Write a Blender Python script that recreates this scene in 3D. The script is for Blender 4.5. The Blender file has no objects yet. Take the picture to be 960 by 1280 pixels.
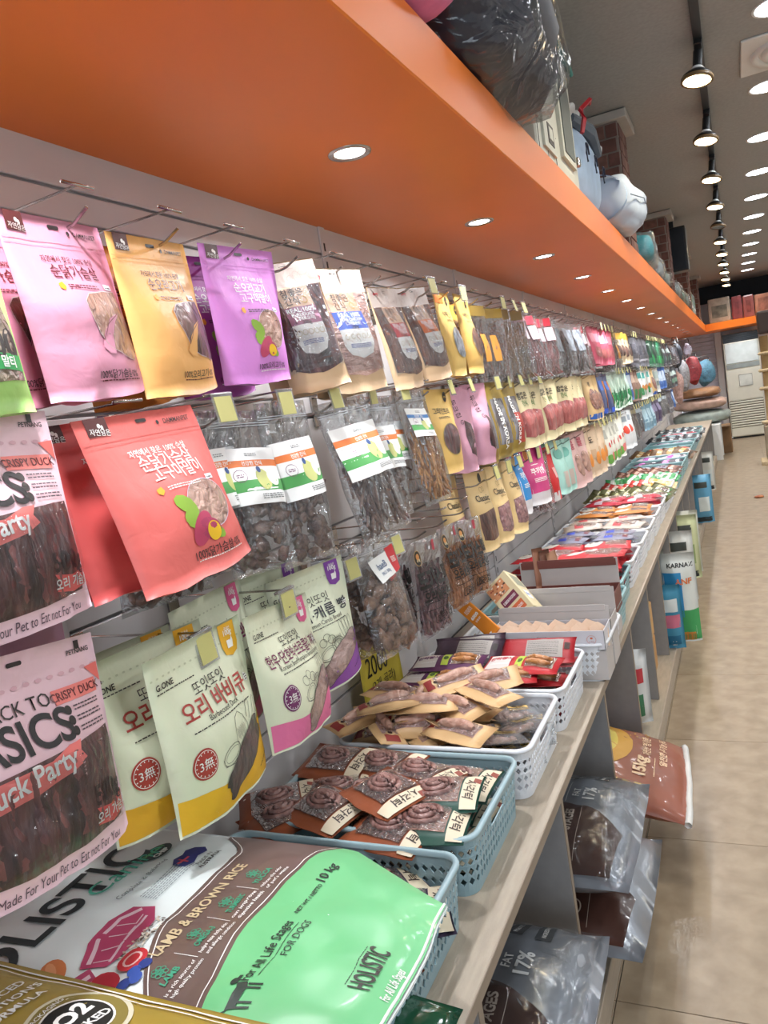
import bpy, bmesh, math, random
from mathutils import Vector, Matrix, noise
from math import sin, cos, pi, radians
random.seed(7)
SC = bpy.context.scene
COL = SC.collection

# ------------------------------------------------------------------ camera
cam = bpy.data.cameras.new('camera')
cam.sensor_fit = 'VERTICAL'; cam.sensor_height = 36.0; cam.lens = 961.0/1280.0*36.0
cam.clip_start = 0.02; cam.clip_end = 100
co = bpy.data.objects.new('camera', cam); COL.objects.link(co)
RX = Vector((0.89830857, 0.41043541, -0.15679441))
RY = Vector((-0.08982784, -0.17776227, -0.97996507))
RZ = Vector((-0.43008449, 0.89439552, -0.12281685))
co.matrix_world = Matrix(((RX.x, -RY.x, -RZ.x, 0), (RX.y, -RY.y, -RZ.y, 0), (RX.z, -RY.z, -RZ.z, 1.4), (0, 0, 0, 1)))
SC.camera = co
# ------------------------------------------------------------------ world, exposure
w = bpy.data.worlds.new('world'); SC.world = w; w.use_nodes = True
nt = w.node_tree; nt.nodes.clear()
wo = nt.nodes.new('ShaderNodeOutputWorld'); wb = nt.nodes.new('ShaderNodeBackground')
wb.inputs[0].default_value = (0.80, 0.90, 1.0, 1); wb.inputs[1].default_value = 3.2
nt.links.new(wb.outputs[0], wo.inputs[0])
SC.view_settings.view_transform = 'Standard'; SC.view_settings.look = 'None'
SC.view_settings.exposure = 0.0; SC.view_settings.gamma = 1.0
SC.cycles.max_bounces = 8; SC.cycles.diffuse_bounces = 3; SC.cycles.glossy_bounces = 3
SC.cycles.transparent_max_bounces = 12; SC.cycles.transmission_bounces = 3
SC.cycles.sample_clamp_indirect = 4.0; SC.cycles.sample_clamp_direct = 20.0
SC.cycles.caustics_reflective = False; SC.cycles.caustics_refractive = False
# levels of the shop's lamps (watts)
W_SOFFIT, W_CEIL, W_TRACK = 5.5, 3.3, 4.0

def lamp(name, loc, power, size, color, spread=160, parent=None, rot=(0, 0, 0)):
    l = bpy.data.lights.new(name, 'AREA'); l.shape = 'DISK'; l.size = size
    l.energy = power; l.color = color; l.spread = radians(spread)
    o = bpy.data.objects.new(name, l); COL.objects.link(o); o.location = loc; o.rotation_euler = rot
    if parent: o.parent = parent
    return o

_p = bpy.data.lights.new('added_window_portal', 'AREA'); _p.shape = 'RECTANGLE'; _p.size = 2.8; _p.size_y = 2.15; _p.cycles.is_portal = True  # sampling portal for daylight through the added, unseen shop window
_po = bpy.data.objects.new('added_window_portal', _p); COL.objects.link(_po); _po.location = (.85, -1.82, 1.175); _po.rotation_euler = (radians(90), 0, 0)

# ------------------------------------------------------------------ helpers
def lin(h):
    h = h.lstrip('#'); r = [int(h[i:i+2], 16)/255 for i in (0, 2, 4)]
    return tuple((c/12.92 if c <= .04045 else ((c+.055)/1.055)**2.4) for c in r)
MATS = {}
def N(nt, t, **k):
    n = nt.nodes.new(t)
    for a, b in k.items():
        if a in n.inputs: n.inputs[a].default_value = b
        else: setattr(n, a, b)
    return n
def mat(key, hexc='#808080', rough=.5, metal=0, coat=0, var=.06, scale=8, bump=0, bscale=40, emit=0, hex2=None, dist=0, spec=.5, stretch=None, detail=3):
    if key in MATS: return MATS[key]
    m = bpy.data.materials.new(key); m.use_nodes = True; nt = m.node_tree
    b = nt.nodes['Principled BSDF'] if 'Principled BSDF' in nt.nodes else N(nt, 'ShaderNodeBsdfPrincipled')
    c = lin(hexc)
    b.inputs['Roughness'].default_value = rough; b.inputs['Metallic'].default_value = metal
    b.inputs['Coat Weight'].default_value = coat; b.inputs['Coat Roughness'].default_value = .08
    b.inputs['Specular IOR Level'].default_value = spec
    tc = N(nt, 'ShaderNodeTexCoord'); mp = N(nt, 'ShaderNodeMapping')
    nt.links.new(tc.outputs['Object'], mp.inputs[0])
    if stretch: mp.inputs['Scale'].default_value = stretch
    if var or hex2:
        no = N(nt, 'ShaderNodeTexNoise'); no.inputs['Scale'].default_value = scale; no.inputs['Detail'].default_value = detail; no.inputs['Distortion'].default_value = dist
        nt.links.new(mp.outputs[0], no.inputs['Vector'])
        r = N(nt, 'ShaderNodeValToRGB')
        c2 = lin(hex2) if hex2 else tuple(x*(1-var*2) for x in c)
        c1 = c if hex2 else tuple(min(1, x*(1+var)) for x in c)
        r.color_ramp.elements[0].position = .35; r.color_ramp.elements[1].position = .65
        r.color_ramp.elements[0].color = (*c2, 1); r.color_ramp.elements[1].color = (*c1, 1)
        nt.links.new(no.outputs['Fac'], r.inputs[0]); nt.links.new(r.outputs[0], b.inputs['Base Color'])
    else: b.inputs['Base Color'].default_value = (*c, 1)
    if bump:
        n2 = N(nt, 'ShaderNodeTexNoise'); n2.inputs['Scale'].default_value = bscale; n2.inputs['Detail'].default_value = 3; n2.inputs['Distortion'].default_value = .6
        bp = N(nt, 'ShaderNodeBump'); bp.inputs['Strength'].default_value = bump; bp.inputs['Distance'].default_value = .01
        nt.links.new(mp.outputs[0], n2.inputs['Vector']); nt.links.new(n2.outputs['Fac'], bp.inputs['Height'])
        nt.links.new(bp.outputs[0], b.inputs['Normal'])
        if coat: nt.links.new(bp.outputs[0], b.inputs['Coat Normal'])
    if emit:
        b.inputs['Emission Color'].default_value = (*c, 1); b.inputs['Emission Strength'].default_value = emit
    MATS[key] = m; return m
def film(key='film', tint='#F4F6F8', amt=.035, bscale=17, strength=.9, haze=.03):
    """clear crinkled plastic: mostly see-through, with glints"""
    if key in MATS: return MATS[key]
    m = bpy.data.materials.new(key); m.use_nodes = True; nt = m.node_tree; nt.nodes.clear()
    out = N(nt, 'ShaderNodeOutputMaterial'); tr = N(nt, 'ShaderNodeBsdfTransparent'); gl = N(nt, 'ShaderNodeBsdfGlossy'); df = N(nt, 'ShaderNodeBsdfDiffuse')
    tr.inputs[0].default_value = (*lin(tint), 1); gl.inputs['Roughness'].default_value = .13; gl.inputs[0].default_value = (1, 1, 1, 1); df.inputs[0].default_value = (.8, .82, .85, 1)
    tc = N(nt, 'ShaderNodeTexCoord'); no = N(nt, 'ShaderNodeTexNoise'); no.inputs['Scale'].default_value = bscale; no.inputs['Detail'].default_value = 2; no.inputs['Distortion'].default_value = 1.6
    nt.links.new(tc.outputs['Object'], no.inputs['Vector'])
    bp = N(nt, 'ShaderNodeBump'); bp.inputs['Strength'].default_value = strength; bp.inputs['Distance'].default_value = .02
    nt.links.new(no.outputs['Fac'], bp.inputs['Height']); nt.links.new(bp.outputs[0], gl.inputs['Normal'])
    lw = N(nt, 'ShaderNodeLayerWeight'); lw.inputs[0].default_value = .35; nt.links.new(bp.outputs[0], lw.inputs['Normal'])
    ma = N(nt, 'ShaderNodeMath', operation='MULTIPLY_ADD'); nt.links.new(lw.outputs['Fresnel'], ma.inputs[0]); ma.inputs[1].default_value = .55; ma.inputs[2].default_value = amt
    ma.use_clamp = True
    mx0 = N(nt, 'ShaderNodeMixShader'); mx0.inputs[0].default_value = haze; nt.links.new(tr.outputs[0], mx0.inputs[1]); nt.links.new(df.outputs[0], mx0.inputs[2])
    mx = N(nt, 'ShaderNodeMixShader'); nt.links.new(ma.outputs[0], mx.inputs[0]); nt.links.new(mx0.outputs[0], mx.inputs[1]); nt.links.new(gl.outputs[0], mx.inputs[2])
    nt.links.new(mx.outputs[0], out.inputs[0]); MATS[key] = m; return m
def matte(h): return mat('plain '+h, h, rough=.45, var=.03, bump=.15, bscale=30)
def ink(h): return mat('ink '+h, h, rough=.5, var=0)
def meat(key='jerky', a='#6B3A33', b='#2E1715', scale=45, stretch=(1, 1, .35), coat=.7): return mat(key, a, rough=.35, coat=coat, hex2=b, scale=scale, bump=.8, bscale=55, stretch=stretch, dist=.8)

def tag(o, label=None, cat=None, group=None, kind=None):
    if label: o['label'] = label
    if cat: o['category'] = cat
    if group: o['group'] = group
    if kind: o['kind'] = kind
    return o
def empty(name, loc=(0, 0, 0), rz=0):
    o = bpy.data.objects.new(name, None); COL.objects.link(o); o.location = loc; o.rotation_euler = (0, 0, rz); o.empty_display_size = .02
    return o
def mk(name, vf, m, parent=None, smooth=False, loc=None):
    me = bpy.data.meshes.new(name)
    me.from_pydata([tuple(v) for v in vf[0]], [], vf[1]); me.validate(); me.update()
    if smooth: me.polygons.foreach_set('use_smooth', [True]*len(me.polygons))
    if m: me.materials.append(m)
    o = bpy.data.objects.new(name, me); COL.objects.link(o)
    if parent: o.parent = parent
    if loc: o.location = loc
    return o
def share(name, src, parent=None, loc=None, mw=None):
    o = bpy.data.objects.new(name, src.data); COL.objects.link(o)
    if parent: o.parent = parent
    if loc: o.location = loc
    if mw: o.matrix_local = mw
    return o
KIDS = {}
def copy_tree(o, parent=None, depth=0):
    c = o.copy(); COL.objects.link(c)
    if parent: c.parent = parent; c.matrix_parent_inverse = Matrix()
    if o.name not in KIDS: KIDS[o.name] = list(o.children)
    if depth < 2:
        for ch in KIDS[o.name]: copy_tree(ch, c, depth+1)
    return c
def add(*vfs):
    V, F = [], []
    for v, f in vfs:
        n = len(V); V += list(v); F += [tuple(i+n for i in q) for q in f]
    return V, F
def box(x0, y0, z0, x1, y1, z1):
    V = [(x, y, z) for x in (x0, x1) for y in (y0, y1) for z in (z0, z1)]
    return V, [(0, 1, 3, 2), (4, 6, 7, 5), (0, 4, 5, 1), (2, 3, 7, 6), (0, 2, 6, 4), (1, 5, 7, 3)]
def bbox(x0, y0, z0, x1, y1, z1, b=.002, seg=1):
    bm = bmesh.new(); V, F = box(x0, y0, z0, x1, y1, z1); vs = [bm.verts.new(v) for v in V]
    for f in F: bm.faces.new([vs[i] for i in f])
    bmesh.ops.recalc_face_normals(bm, faces=bm.faces)
    bmesh.ops.bevel(bm, geom=list(bm.edges), offset=b, segments=seg, affect='EDGES', profile=.6)
    bm.verts.index_update(); r = [tuple(v.co) for v in bm.verts], [tuple(v.index for v in f.verts) for f in bm.faces]; bm.free(); return r
def tube(pts, r=.002, n=6, cap=True):
    P = [Vector(p) for p in pts]; V, F = [], []
    for i, p in enumerate(P):
        d = (P[min(i+1, len(P)-1)]-P[max(i-1, 0)]).normalized()
        a = d.cross(Vector((0, 0, 1)) if abs(d.z) < .9 else Vector((1, 0, 0))).normalized(); b = d.cross(a)
        rr = r[i] if isinstance(r, (list, tuple)) else r
        for k in range(n):
            t = 2*pi*k/n; V.append(p+a*(rr*cos(t))+b*(rr*sin(t)))
    for i in range(len(P)-1):
        for k in range(n):
            F.append((i*n+k, i*n+(k+1) % n, (i+1)*n+(k+1) % n, (i+1)*n+k))
    if cap: F += [tuple(range(n)), tuple(range((len(P)-1)*n, len(P)*n))[::-1]]
    return V, F
def lathe(prof, n=24, c=(0, 0, 0)):
    V, F = [], []
    for r, z in prof:
        for k in range(n): V.append((c[0]+r*cos(2*pi*k/n), c[1]+r*sin(2*pi*k/n), c[2]+z))
    for i in range(len(prof)-1):
        for k in range(n): F.append((i*n+k, i*n+(k+1) % n, (i+1)*n+(k+1) % n, (i+1)*n+k))
    return V, F
def disc(r, z, n=24, c=(0, 0)): return [(c[0]+r*cos(2*pi*k/n), c[1]+r*sin(2*pi*k/n), z) for k in range(n)], [tuple(range(n))]
def blob(c, r, seed, n=1, squash=(1, 1, 1), rough=.35, freq=1.4):
    bm = bmesh.new(); bmesh.ops.create_icosphere(bm, subdivisions=n, radius=1)
    V = []
    for v in bm.verts:
        k = 1+rough*noise.noise(v.co*freq+Vector((seed*7.3, seed*1.7, 0)))
        V.append((c[0]+v.co.x*r*squash[0]*k, c[1]+v.co.y*r*squash[1]*k, c[2]+v.co.z*r*squash[2]*k))
    bm.verts.index_update(); F = [tuple(v.index for v in f.verts) for f in bm.faces]; bm.free(); return V, F
TXT = {}
def text2d(s, bold=0.0, res=2):
    k = (s, bold, res)
    if k not in TXT:
        c = bpy.data.curves.new('t', 'FONT'); c.body = s; c.size = 1; c.resolution_u = res; c.offset = bold
        o = bpy.data.objects.new('t', c); m = bpy.data.meshes.new_from_object(o)
        V = [(v.co.x, v.co.y) for v in m.vertices]; F = [tuple(p.vertices) for p in m.polygons]
        if V:
            x0 = min(v[0] for v in V); x1 = max(v[0] for v in V); y0 = min(v[1] for v in V); y1 = max(v[1] for v in V)
            V = [(v[0]-(x0+x1)/2, v[1]-(y0+y1)/2) for v in V]
        else: x0 = x1 = y0 = y1 = 0
        bpy.data.objects.remove(o); bpy.data.meshes.remove(m); bpy.data.curves.remove(c)
        TXT[k] = (V, F, x1-x0, y1-y0)
    return TXT[k]

# ---------------------------------------------- flat artwork laid onto a surface map
class Art:
    """collects printed shapes in metres (x right, y down from the top centre) and lays them on surface S(x,y,off)"""
    def __init__(s, S, parent, base=.0009): s.S = S; s.parent = parent; s.d = {}; s.base = base
    def put(s, name, m, V2, F, layer):
        A = s.d.setdefault((name, m.name), ([], [], m)); n = len(A[0])
        A[0].extend(s.S(x, y, s.base+layer*.00022) for x, y in V2); A[1].extend(tuple(i+n for i in f) for f in F)
    def rect(s, cx, cy, w, h, m, name='print_panel', layer=0, rot=0, nx=None, ny=None, rnd=0):
        nx = nx or max(1, int(w/.008)); ny = ny or max(1, int(h/.008)); V = []
        for j in range(ny+1):
            for i in range(nx+1):
                x = (i/nx-.5)*w; y = (j/ny-.5)*h
                V.append((cx+x*cos(rot)-y*sin(rot), cy+x*sin(rot)+y*cos(rot)))
        F = [(j*(nx+1)+i, j*(nx+1)+i+1, (j+1)*(nx+1)+i+1, (j+1)*(nx+1)+i) for j in range(ny) for i in range(nx)]
        s.put(name, m, V, [f[::-1] for f in F], layer)
    def poly(s, pts, m, name='print_shape', layer=0, rings=None, c=None, bulge=0):
        n = len(pts); cx = c[0] if c else sum(p[0] for p in pts)/n; cy = c[1] if c else sum(p[1] for p in pts)/n
        st = getattr(s, 'step', .009); Q = []
        for i, p in enumerate(pts):
            q = pts[(i+1) % n]; k = max(1, int(math.hypot(q[0]-p[0], q[1]-p[1])/st)); Q += [(p[0]+(q[0]-p[0])*j/k, p[1]+(q[1]-p[1])*j/k) for j in range(k)]
        pts = Q; n = len(pts)
        R = max(math.hypot(p[0]-cx, p[1]-cy) for p in pts); rings = max(1, min(30, int(R/st)))
        V = [(cx, cy)]
        for k in range(1, rings+1): V += [(cx+(p[0]-cx)*k/rings, cy+(p[1]-cy)*k/rings) for p in pts]
        F = [(0, 1+(i+1) % n, 1+i) for i in range(n)]
        for k in range(rings-1):
            a = 1+k*n; b = a+n
            F += [(a+i, a+(i+1) % n, b+(i+1) % n, b+i) for i in range(n)]
        s.put(name, m, V, F, layer)
    def ell(s, cx, cy, rx, ry, m, name='print_shape', layer=0, rot=0, n=24):
        s.poly([(cx+rx*cos(t)*cos(rot)-ry*sin(t)*sin(rot), cy+rx*cos(t)*sin(rot)+ry*sin(t)*cos(rot)) for t in [2*pi*i/n for i in range(n)]], m, name, layer)
    def line(s, pts, wd, m, name='line_drawing', layer=1, closed=False):
        P = [Vector(p) for p in pts]; Q = []
        for i, p in enumerate(P):
            if i == len(P)-1 and not closed: Q.append(p); break
            q = P[(i+1) % len(P)]; k = max(1, int((q-p).length/.012)); Q += [p.lerp(q, j/k) for j in range(k)]
        P = Q; n = len(P); V = []
        for i, p in enumerate(P):
            q = P[(i+1) % n] if closed or i < n-1 else p; o = P[i-1] if closed or i > 0 else p
            d = (q-o); d = d.normalized() if d.length else Vector((1, 0)); nn = Vector((-d.y, d.x))*wd/2
            V += [tuple(p+nn), tuple(p-nn)]
        F = [(2*i, 2*i+1, 2*i+3, 2*i+2) for i in range(n-1)]
        if closed: F.append((2*n-2, 2*n-1, 1, 0))
        s.put(name, m, V, [f[::-1] for f in F], layer)
    def ring(s, cx, cy, rx, ry, wd, m, name='line_drawing', layer=1, n=24, rot=0, a0=0, a1=2*pi):
        full = abs(a1-a0) > 6.2
        k = n if full else n+1
        s.line([(cx+rx*cos(t)*cos(rot)-ry*sin(t)*sin(rot), cy+rx*cos(t)*sin(rot)+ry*sin(t)*cos(rot)) for t in [a0+(a1-a0)*i/n for i in range(k)]], wd, m, name, layer, closed=full)
    def text(s, st, cx, cy, size, m, bold=0.0, layer=2, rot=0, sx=1, name='lettering', width=None, align=0):
        V, F, W, H = text2d(st, bold, 6 if size > .045 else 3 if size > .025 else 2)
        if not V: return
        if width: sx = width/(W*size)
        ox = align*W*size*sx/2
        s.put(name, m, [(cx+(x*size*sx+ox)*cos(rot)+y*size*sin(rot), cy+(x*size*sx+ox)*sin(rot)-y*size*cos(rot)) for x, y in V], F, layer)
    def fine(s, cx, cy, w, rows, m, h=.0016, gap=.0034, rot=0, layer=2, seed=1):
        """fine print too small to read: broken rows of marks"""
        r = random.Random(seed)
        for k in range(rows):
            x = -w/2; y = (k-(rows-1)/2)*gap
            while x < w/2:
                L = r.uniform(.0025, .008); L = min(L, w/2-x)
                if L > .001:
                    s.rect(cx+(x+L/2)*cos(rot)-y*sin(rot), cy+(x+L/2)*sin(rot)+y*cos(rot), L, h, m, 'fine_print', layer, rot, 1, 1)
                x += L+.0015
    def done(s):
        out = []
        for (nm, _), (V, F, m) in s.d.items(): out.append(mk(nm, (V, F), m, s.parent, smooth=True))
        return out

# ---------------------------------------------- bags
class Bag:
    """pouch hanging from the origin (top centre): x = width, -z = down, -y = front"""
    def __init__(s, w, h, d=.03, kind='pouch', seed=0, crease=.0035, waist=.04, skew=0, back=.45, bow=.0):
        s.w, s.h, s.d, s.kind, s.seed, s.crease, s.waist, s.skew, s.back, s.bow = w, h, d, kind, seed, crease, waist, skew, back, bow
    def prof(s, t):
        t = max(0, min(1, t))
        if s.kind == 'pouch':
            if t < .12: return .0
            k = min(1, (t-.12)/.5); k = k*k*(3-2*k); return k*(1-.35*max(0, (t-.75)/.25)**2)
        if s.kind == 'sack': return (1-abs(2*t-1)**5)**.6
        if s.kind == 'clear':
            if t < .1: return .0
            k = min(1, (t-.1)/.55); k = k*k*(3-2*k); return k*math.sqrt(max(0, 1-max(0, (t-.7)/.3)**2))
        return max(0, sin(pi*t))**.55
    def F(s, a, t):
        sd = (1-min(1, abs(2*a))**2.6)**.75
        n = s.crease*noise.noise(Vector((a*s.w*22+s.seed*3.1, t*s.h*16, s.seed*1.3)))+.5*s.crease*noise.noise(Vector((a*s.w*60, t*s.h*30, s.seed*5.3)))
        return s.d*sd*s.prof(t)+n*(1-abs(2*a)**4)*(.45+s.prof(t))+.0004
    def xw(s, t):
        if s.kind == 'sack': return 1-getattr(s, 'cut', 0)*max(0, (t-.72)/.28)-.02*s.prof(t)
        return 1-s.waist*s.prof(t)
    def swing(s, a, t): return s.bow*(2*a)*t*s.w
    def S(s, x, y, off=0):
        """point on the meshed front (bilinear between grid points), raised by off"""
        if not hasattr(s, 'g'): s.build_grid()
        fx = max(0, min(s.nx-1e-6, (x/s.w+.5)*s.nx)); fy = max(0, min(s.ny-1e-6, y/s.h*s.ny)); i = int(fx); j = int(fy); u = fx-i; v = fy-j
        g = s.g; r = j*(s.nx+1)+i; A_, B_, C_, D_ = g[r], g[r+1], g[r+s.nx+1], g[r+s.nx+2]
        q = [(A_[k]*(1-u)+B_[k]*u)*(1-v)+(C_[k]*(1-u)+D_[k]*u)*v for k in range(3)]
        return (q[0], q[1]-off, q[2])
    def build_grid(s, nx=None, ny=None):
        s.nx = nx or getattr(s, 'nx', 12); s.ny = ny or getattr(s, 'ny', 16)
        s.g = [s.S0((i/s.nx-.5)*s.w, j/s.ny*s.h) for j in range(s.ny+1) for i in range(s.nx+1)]
    def S0(s, x, y, off=0):
        a = x/s.w; t = y/s.h
        return (x*s.xw(t)+s.skew*t*s.w, -(s.F(a, t)+off)+s.swing(a, t), -y-.006*math.sin(pi*(a+.5))*(t > .98)*(s.kind != 'clear')+.0035*noise.noise(Vector((a*5+s.seed*2.7, s.seed*.7, 0)))*(1-2*abs(t-.5))**0 * t)
    def mesh(s, nx=12, ny=16):
        F = []; s.build_grid(nx, ny); V = list(s.g)
        K = len(V)
        for j in range(ny+1):
            for i in range(nx+1):
                a = i/nx-.5; t = j/ny; p = s.g[j*(nx+1)+i]; sw = s.swing(a, t)
                V.append((p[0], sw+s.back*max(0, sw-p[1])*(0 if i in (0, nx) else 1)+.0004, p[2]))
        for j in range(ny):
            for i in range(nx):
                q = (j*(nx+1)+i, j*(nx+1)+i+1, (j+1)*(nx+1)+i+1, (j+1)*(nx+1)+i); F.append(q[::-1]); F.append(tuple(K+v for v in q))
        for i in range(nx):
            b = ny*(nx+1)+i; F.append((b, b+1, K+b+1, K+b)); F.append((i, K+i, K+i+1, i+1))
        for j in range(ny):
            for i in (0, nx):
                b = j*(nx+1)+i; F.append((b, K+b, K+b+nx+1, b+nx+1))
        return V, F
def hang(o, x, y, z, yaw=0, pit=0, rol=0, deg=False):
    if deg: yaw, pit, rol = map(radians, (yaw, pit, rol))
    o.matrix_world = Matrix.Translation((x, y, z)) @ Matrix.Rotation(pi/2-yaw, 4, 'Z') @ Matrix.Rotation(-pit, 4, 'X') @ Matrix.Rotation(rol, 4, 'Y')
    return o
def chunks(bag, n, m, parent, t0=.4, t1=.93, size=.014, kind='lump', seed=1, name='dried_treats', aw=.4):
    r = random.Random(seed); L = []; n = int(n*1.7) if kind == 'lump' else n
    for k in range(n):
        t = t0+(t1-t0)*((k+.5)/n); a = r.uniform(-aw, aw); dep = bag.F(a, t)
        p = bag.S(a*bag.w, t*bag.h, -dep*r.uniform(.4, .85)-.006)
        if kind == 'lump': q = r.uniform(.6, 1.5); L.append(blob(p, size*r.uniform(.8, 1.4), seed*50+k, 1, (q, .45, 1.6-.6*q), .9, 2.2))
        else:
            an = r.gauss(pi/2, .45); l = size*r.uniform(2.0, 3.6); d = Vector((cos(an), r.uniform(-.05, .05), sin(an)))
            q = Vector(p)
            lim = lambda v: Vector((max(-bag.w*.43, min(bag.w*.43, v.x)), v.y, max(-bag.h*.96, min(-bag.h*t0*.8, v.z))))
            L.append(tube([lim(q-d*l), lim(q+Vector((r.uniform(-.1, .1)*l, 0, 0))), lim(q+d*l)], [size*.16, size*.26, size*.14], 5))
    o = mk(name, add(*L), m, parent, smooth=True); o['kind'] = 'stuff'; return o
def strips(bag, n, m, parent, t0=.42, t1=.9, seed=3, name='jerky_strip', a0=-.42, a1=.42):
    r = random.Random(seed)
    for k in range(n):
        ac = a0+(a1-a0)*(k+.5)/n; hw = (a1-a0)/n*.95*bag.w/2*r.uniform(.8, 1.1); top = t0+r.uniform(-.03, .04); bot = t1+r.uniform(-.05, .02)
        V, F = [], []; ny = 10; nx = 4
        for j in range(ny+1):
            t = top+(bot-top)*j/ny
            for i in range(nx+1):
                u = (i/nx-.5)*2; x = ac*bag.w+u*hw*(1+.3*noise.noise(Vector((k*3., t*9, seed))))+.006*noise.noise(Vector((k*1.1, t*5, 4)))
                bmp = .0085*(1-u*u)**.7+.003*noise.noise(Vector((x*90, t*22, k)))
                V.append(bag.S(x, t*bag.h, -.007+bmp))
        F = [(j*(nx+1)+i, (j+1)*(nx+1)+i, (j+1)*(nx+1)+i+1, j*(nx+1)+i+1) for j in range(ny) for i in range(nx)]
        mk(name, (V, F), m, parent, smooth=True)

def lay(o, x, y, z, yaw=0, tx=0, ty=0, h=0):
    """lay a bag face up: its width along the yaw direction, centred on the point"""
    o.matrix_world = Matrix.Translation((x, y, z)) @ Matrix.Rotation(yaw, 4, 'Z') @ Matrix.Rotation(-pi/2+tx, 4, 'X') @ Matrix.Rotation(ty, 4, 'Y') @ Matrix.Translation((0, 0, h/2))
    return o

# ================================================================== the setting
M_wall = mat('wall paint', '#DCD8D8', rough=.38, var=.03, scale=3)
M_orange = mat('orange laminate', '#F07E2A', rough=.4, var=.02, scale=2, spec=.35)
M_ceil = mat('ceiling paint', '#A3A4A2', rough=.9, var=.04, scale=60)
M_dark = mat('dark paint', '#2B3138', rough=.8, var=.05)
M_steel = mat('hook chrome', '#B9B4B0', rough=.22, metal=1, var=.04)
M_black = mat('black metal', '#15171A', rough=.4, var=.05)
M_wood = mat('taupe laminate', '#A99C8B', rough=.42, var=.05, scale=14, stretch=(6, 1, 6), bump=.08, bscale=90)
M_div = mat('grey laminate', '#8F8C8B', rough=.5, var=.03, scale=30)
M_edge = mat('edge banding', '#8C7E6E', rough=.5, var=.04)
M_white = mat('white plastic', '#E4E6E6', rough=.35, var=.02)
M_cream = mat('cream panel', '#DAD8C8', rough=.4, var=.02)
M_led = mat('cool led', '#F2FAFF', emit=14, var=0)
M_warm = mat('warm led', '#FFE2A8', emit=16, var=0)
M_floor = mat('floor tile', '#9C8B75', hex2='#877661', rough=.34, scale=13, bump=.02, bscale=30, dist=.25, detail=10, spec=.55)
M_grout = mat('tile joint', '#7C7163', rough=.8)

fl = mk('floor', box(-1.0, -1.8, -.12, 2.6, 15.6, -.006), M_grout); tag(fl, kind='structure')
t0 = None
for j in range(26):
    for i in range(6):
        x = -.98+.6*i; y = -1.8+.68*j
        if t0 is None: t0 = mk('tile', bbox(0, 0, -.006, .598, .678, 0, .0008), M_floor, fl, loc=(x, y, 0))
        elif y < 15 and -.9 < x+.6 and (x < 1.3 or y > 6): share('tile', t0, fl, (x, y, 0))
        elif x >= 1.3: share('tile', t0, fl, (x, y, 0))
tag(mk('ceiling', box(-1.0, -1.8, 2.77, 2.6, 15.6, 2.87), M_ceil), kind='structure')
tag(mk('wall_right', box(2.6, -1.8, 0, 2.7, 15.6, 2.77), mat('right wall paint', '#E2E0DC', rough=.6)), kind='structure')
wf = mk('wall_far', box(-1.0, 15.6, 0, 2.6, 15.7, 2.77), M_wall); tag(wf, kind='structure')
s0 = None
for k in range(26):
    z = .02+.0745*k
    if s0 is None: s0 = mk('slat', bbox(-.98, 15.57, 0, -.34, 15.6, .066, .002), mat('pale slat', '#C9C6D2', rough=.4), wf, loc=(0, 0, z))
    else: share('slat', s0, wf, (0, 0, z))
mk('pilaster', bbox(-.33, 15.5, 0, -.22, 15.6, 1.93, .003), M_wall, wf)
mk('dark_band', bbox(-1.0, 15.56, 2.47, 2.6, 15.6, 2.77, .002), M_dark, wf)
# shop front behind the camera: lintel, piers and an unseen pane added for fill
wb_ = mk('wall_back', add(box(-1.0, -1.9, 2.3, 2.6, -1.8, 2.77), box(-1.0, -1.9, 0, -.6, -1.8, 2.3), box(2.3, -1.9, 0, 2.6, -1.8, 2.3)), M_wall); tag(wb_, kind='structure')
wn = mk('added_window_1', add(box(-.6, -1.87, 0, 2.3, -1.83, .1), box(-.6, -1.87, 2.25, 2.3, -1.83, 2.3), box(-.6, -1.87, .1, -.55, -1.83, 2.25), box(2.25, -1.87, .1, 2.3, -1.83, 2.25)), M_black); tag(wn, kind='structure')
mk('pane', box(-.55, -1.853, .1, 2.25, -1.847, 2.25), film('added window glass', '#FFFFFF', .02, 2, 0, 0), wn)

# left wall: backing, metal panels with open joints, uprights with slots
wl = mk('wall_left', box(-1.1, -1.8, 0, -1.012, 15.6, 2.77), M_wall); tag(wl, kind='structure')
mk('joint_backing', box(-1.012, -1.8, .5, -1.009, 15.6, 1.95), mat('joint shadow gap', '#A5A1A1', rough=.8), wl)
ZE = [.50, .702, .760, 1.080, 1.136, 1.425, 1.480, 1.806, 1.862, 1.94]
BAY = [-.28+1.12*k for k in range(-1, 15)]
P0 = {}
for b in BAY:
    if b > 15.2: continue
    y1 = min(b+1.12, 15.58)
    for i in range(len(ZE)-1):
        k = (i, round(y1-b, 2))
        if k not in P0: P0[k] = mk('wall_panel', bbox(-1.009, .003, ZE[i]+.003, -1.0, y1-b-.003, ZE[i+1]-.003, .0015), M_wall, wl, loc=(0, b, 0))
        else: share('wall_panel', P0[k], wl, (0, b, 0))
up0 = sl0 = None
for b in BAY:
    if up0 is None:
        up0 = mk('upright', bbox(-1.0, -.016, .5, -.994, .016, 1.94, .0015), M_wall, wl, loc=(0, b, 0))
        sl0 = mk('slot_row', add(*[box(-.9945, -.004, z, -.9935, .004, z+.022) for z in [.62+.05*k for k in range(26)]]), M_black, up0)
    else:
        u = share('upright', up0, wl, (0, b, 0)); share('slot_row', sl0, u)
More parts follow.
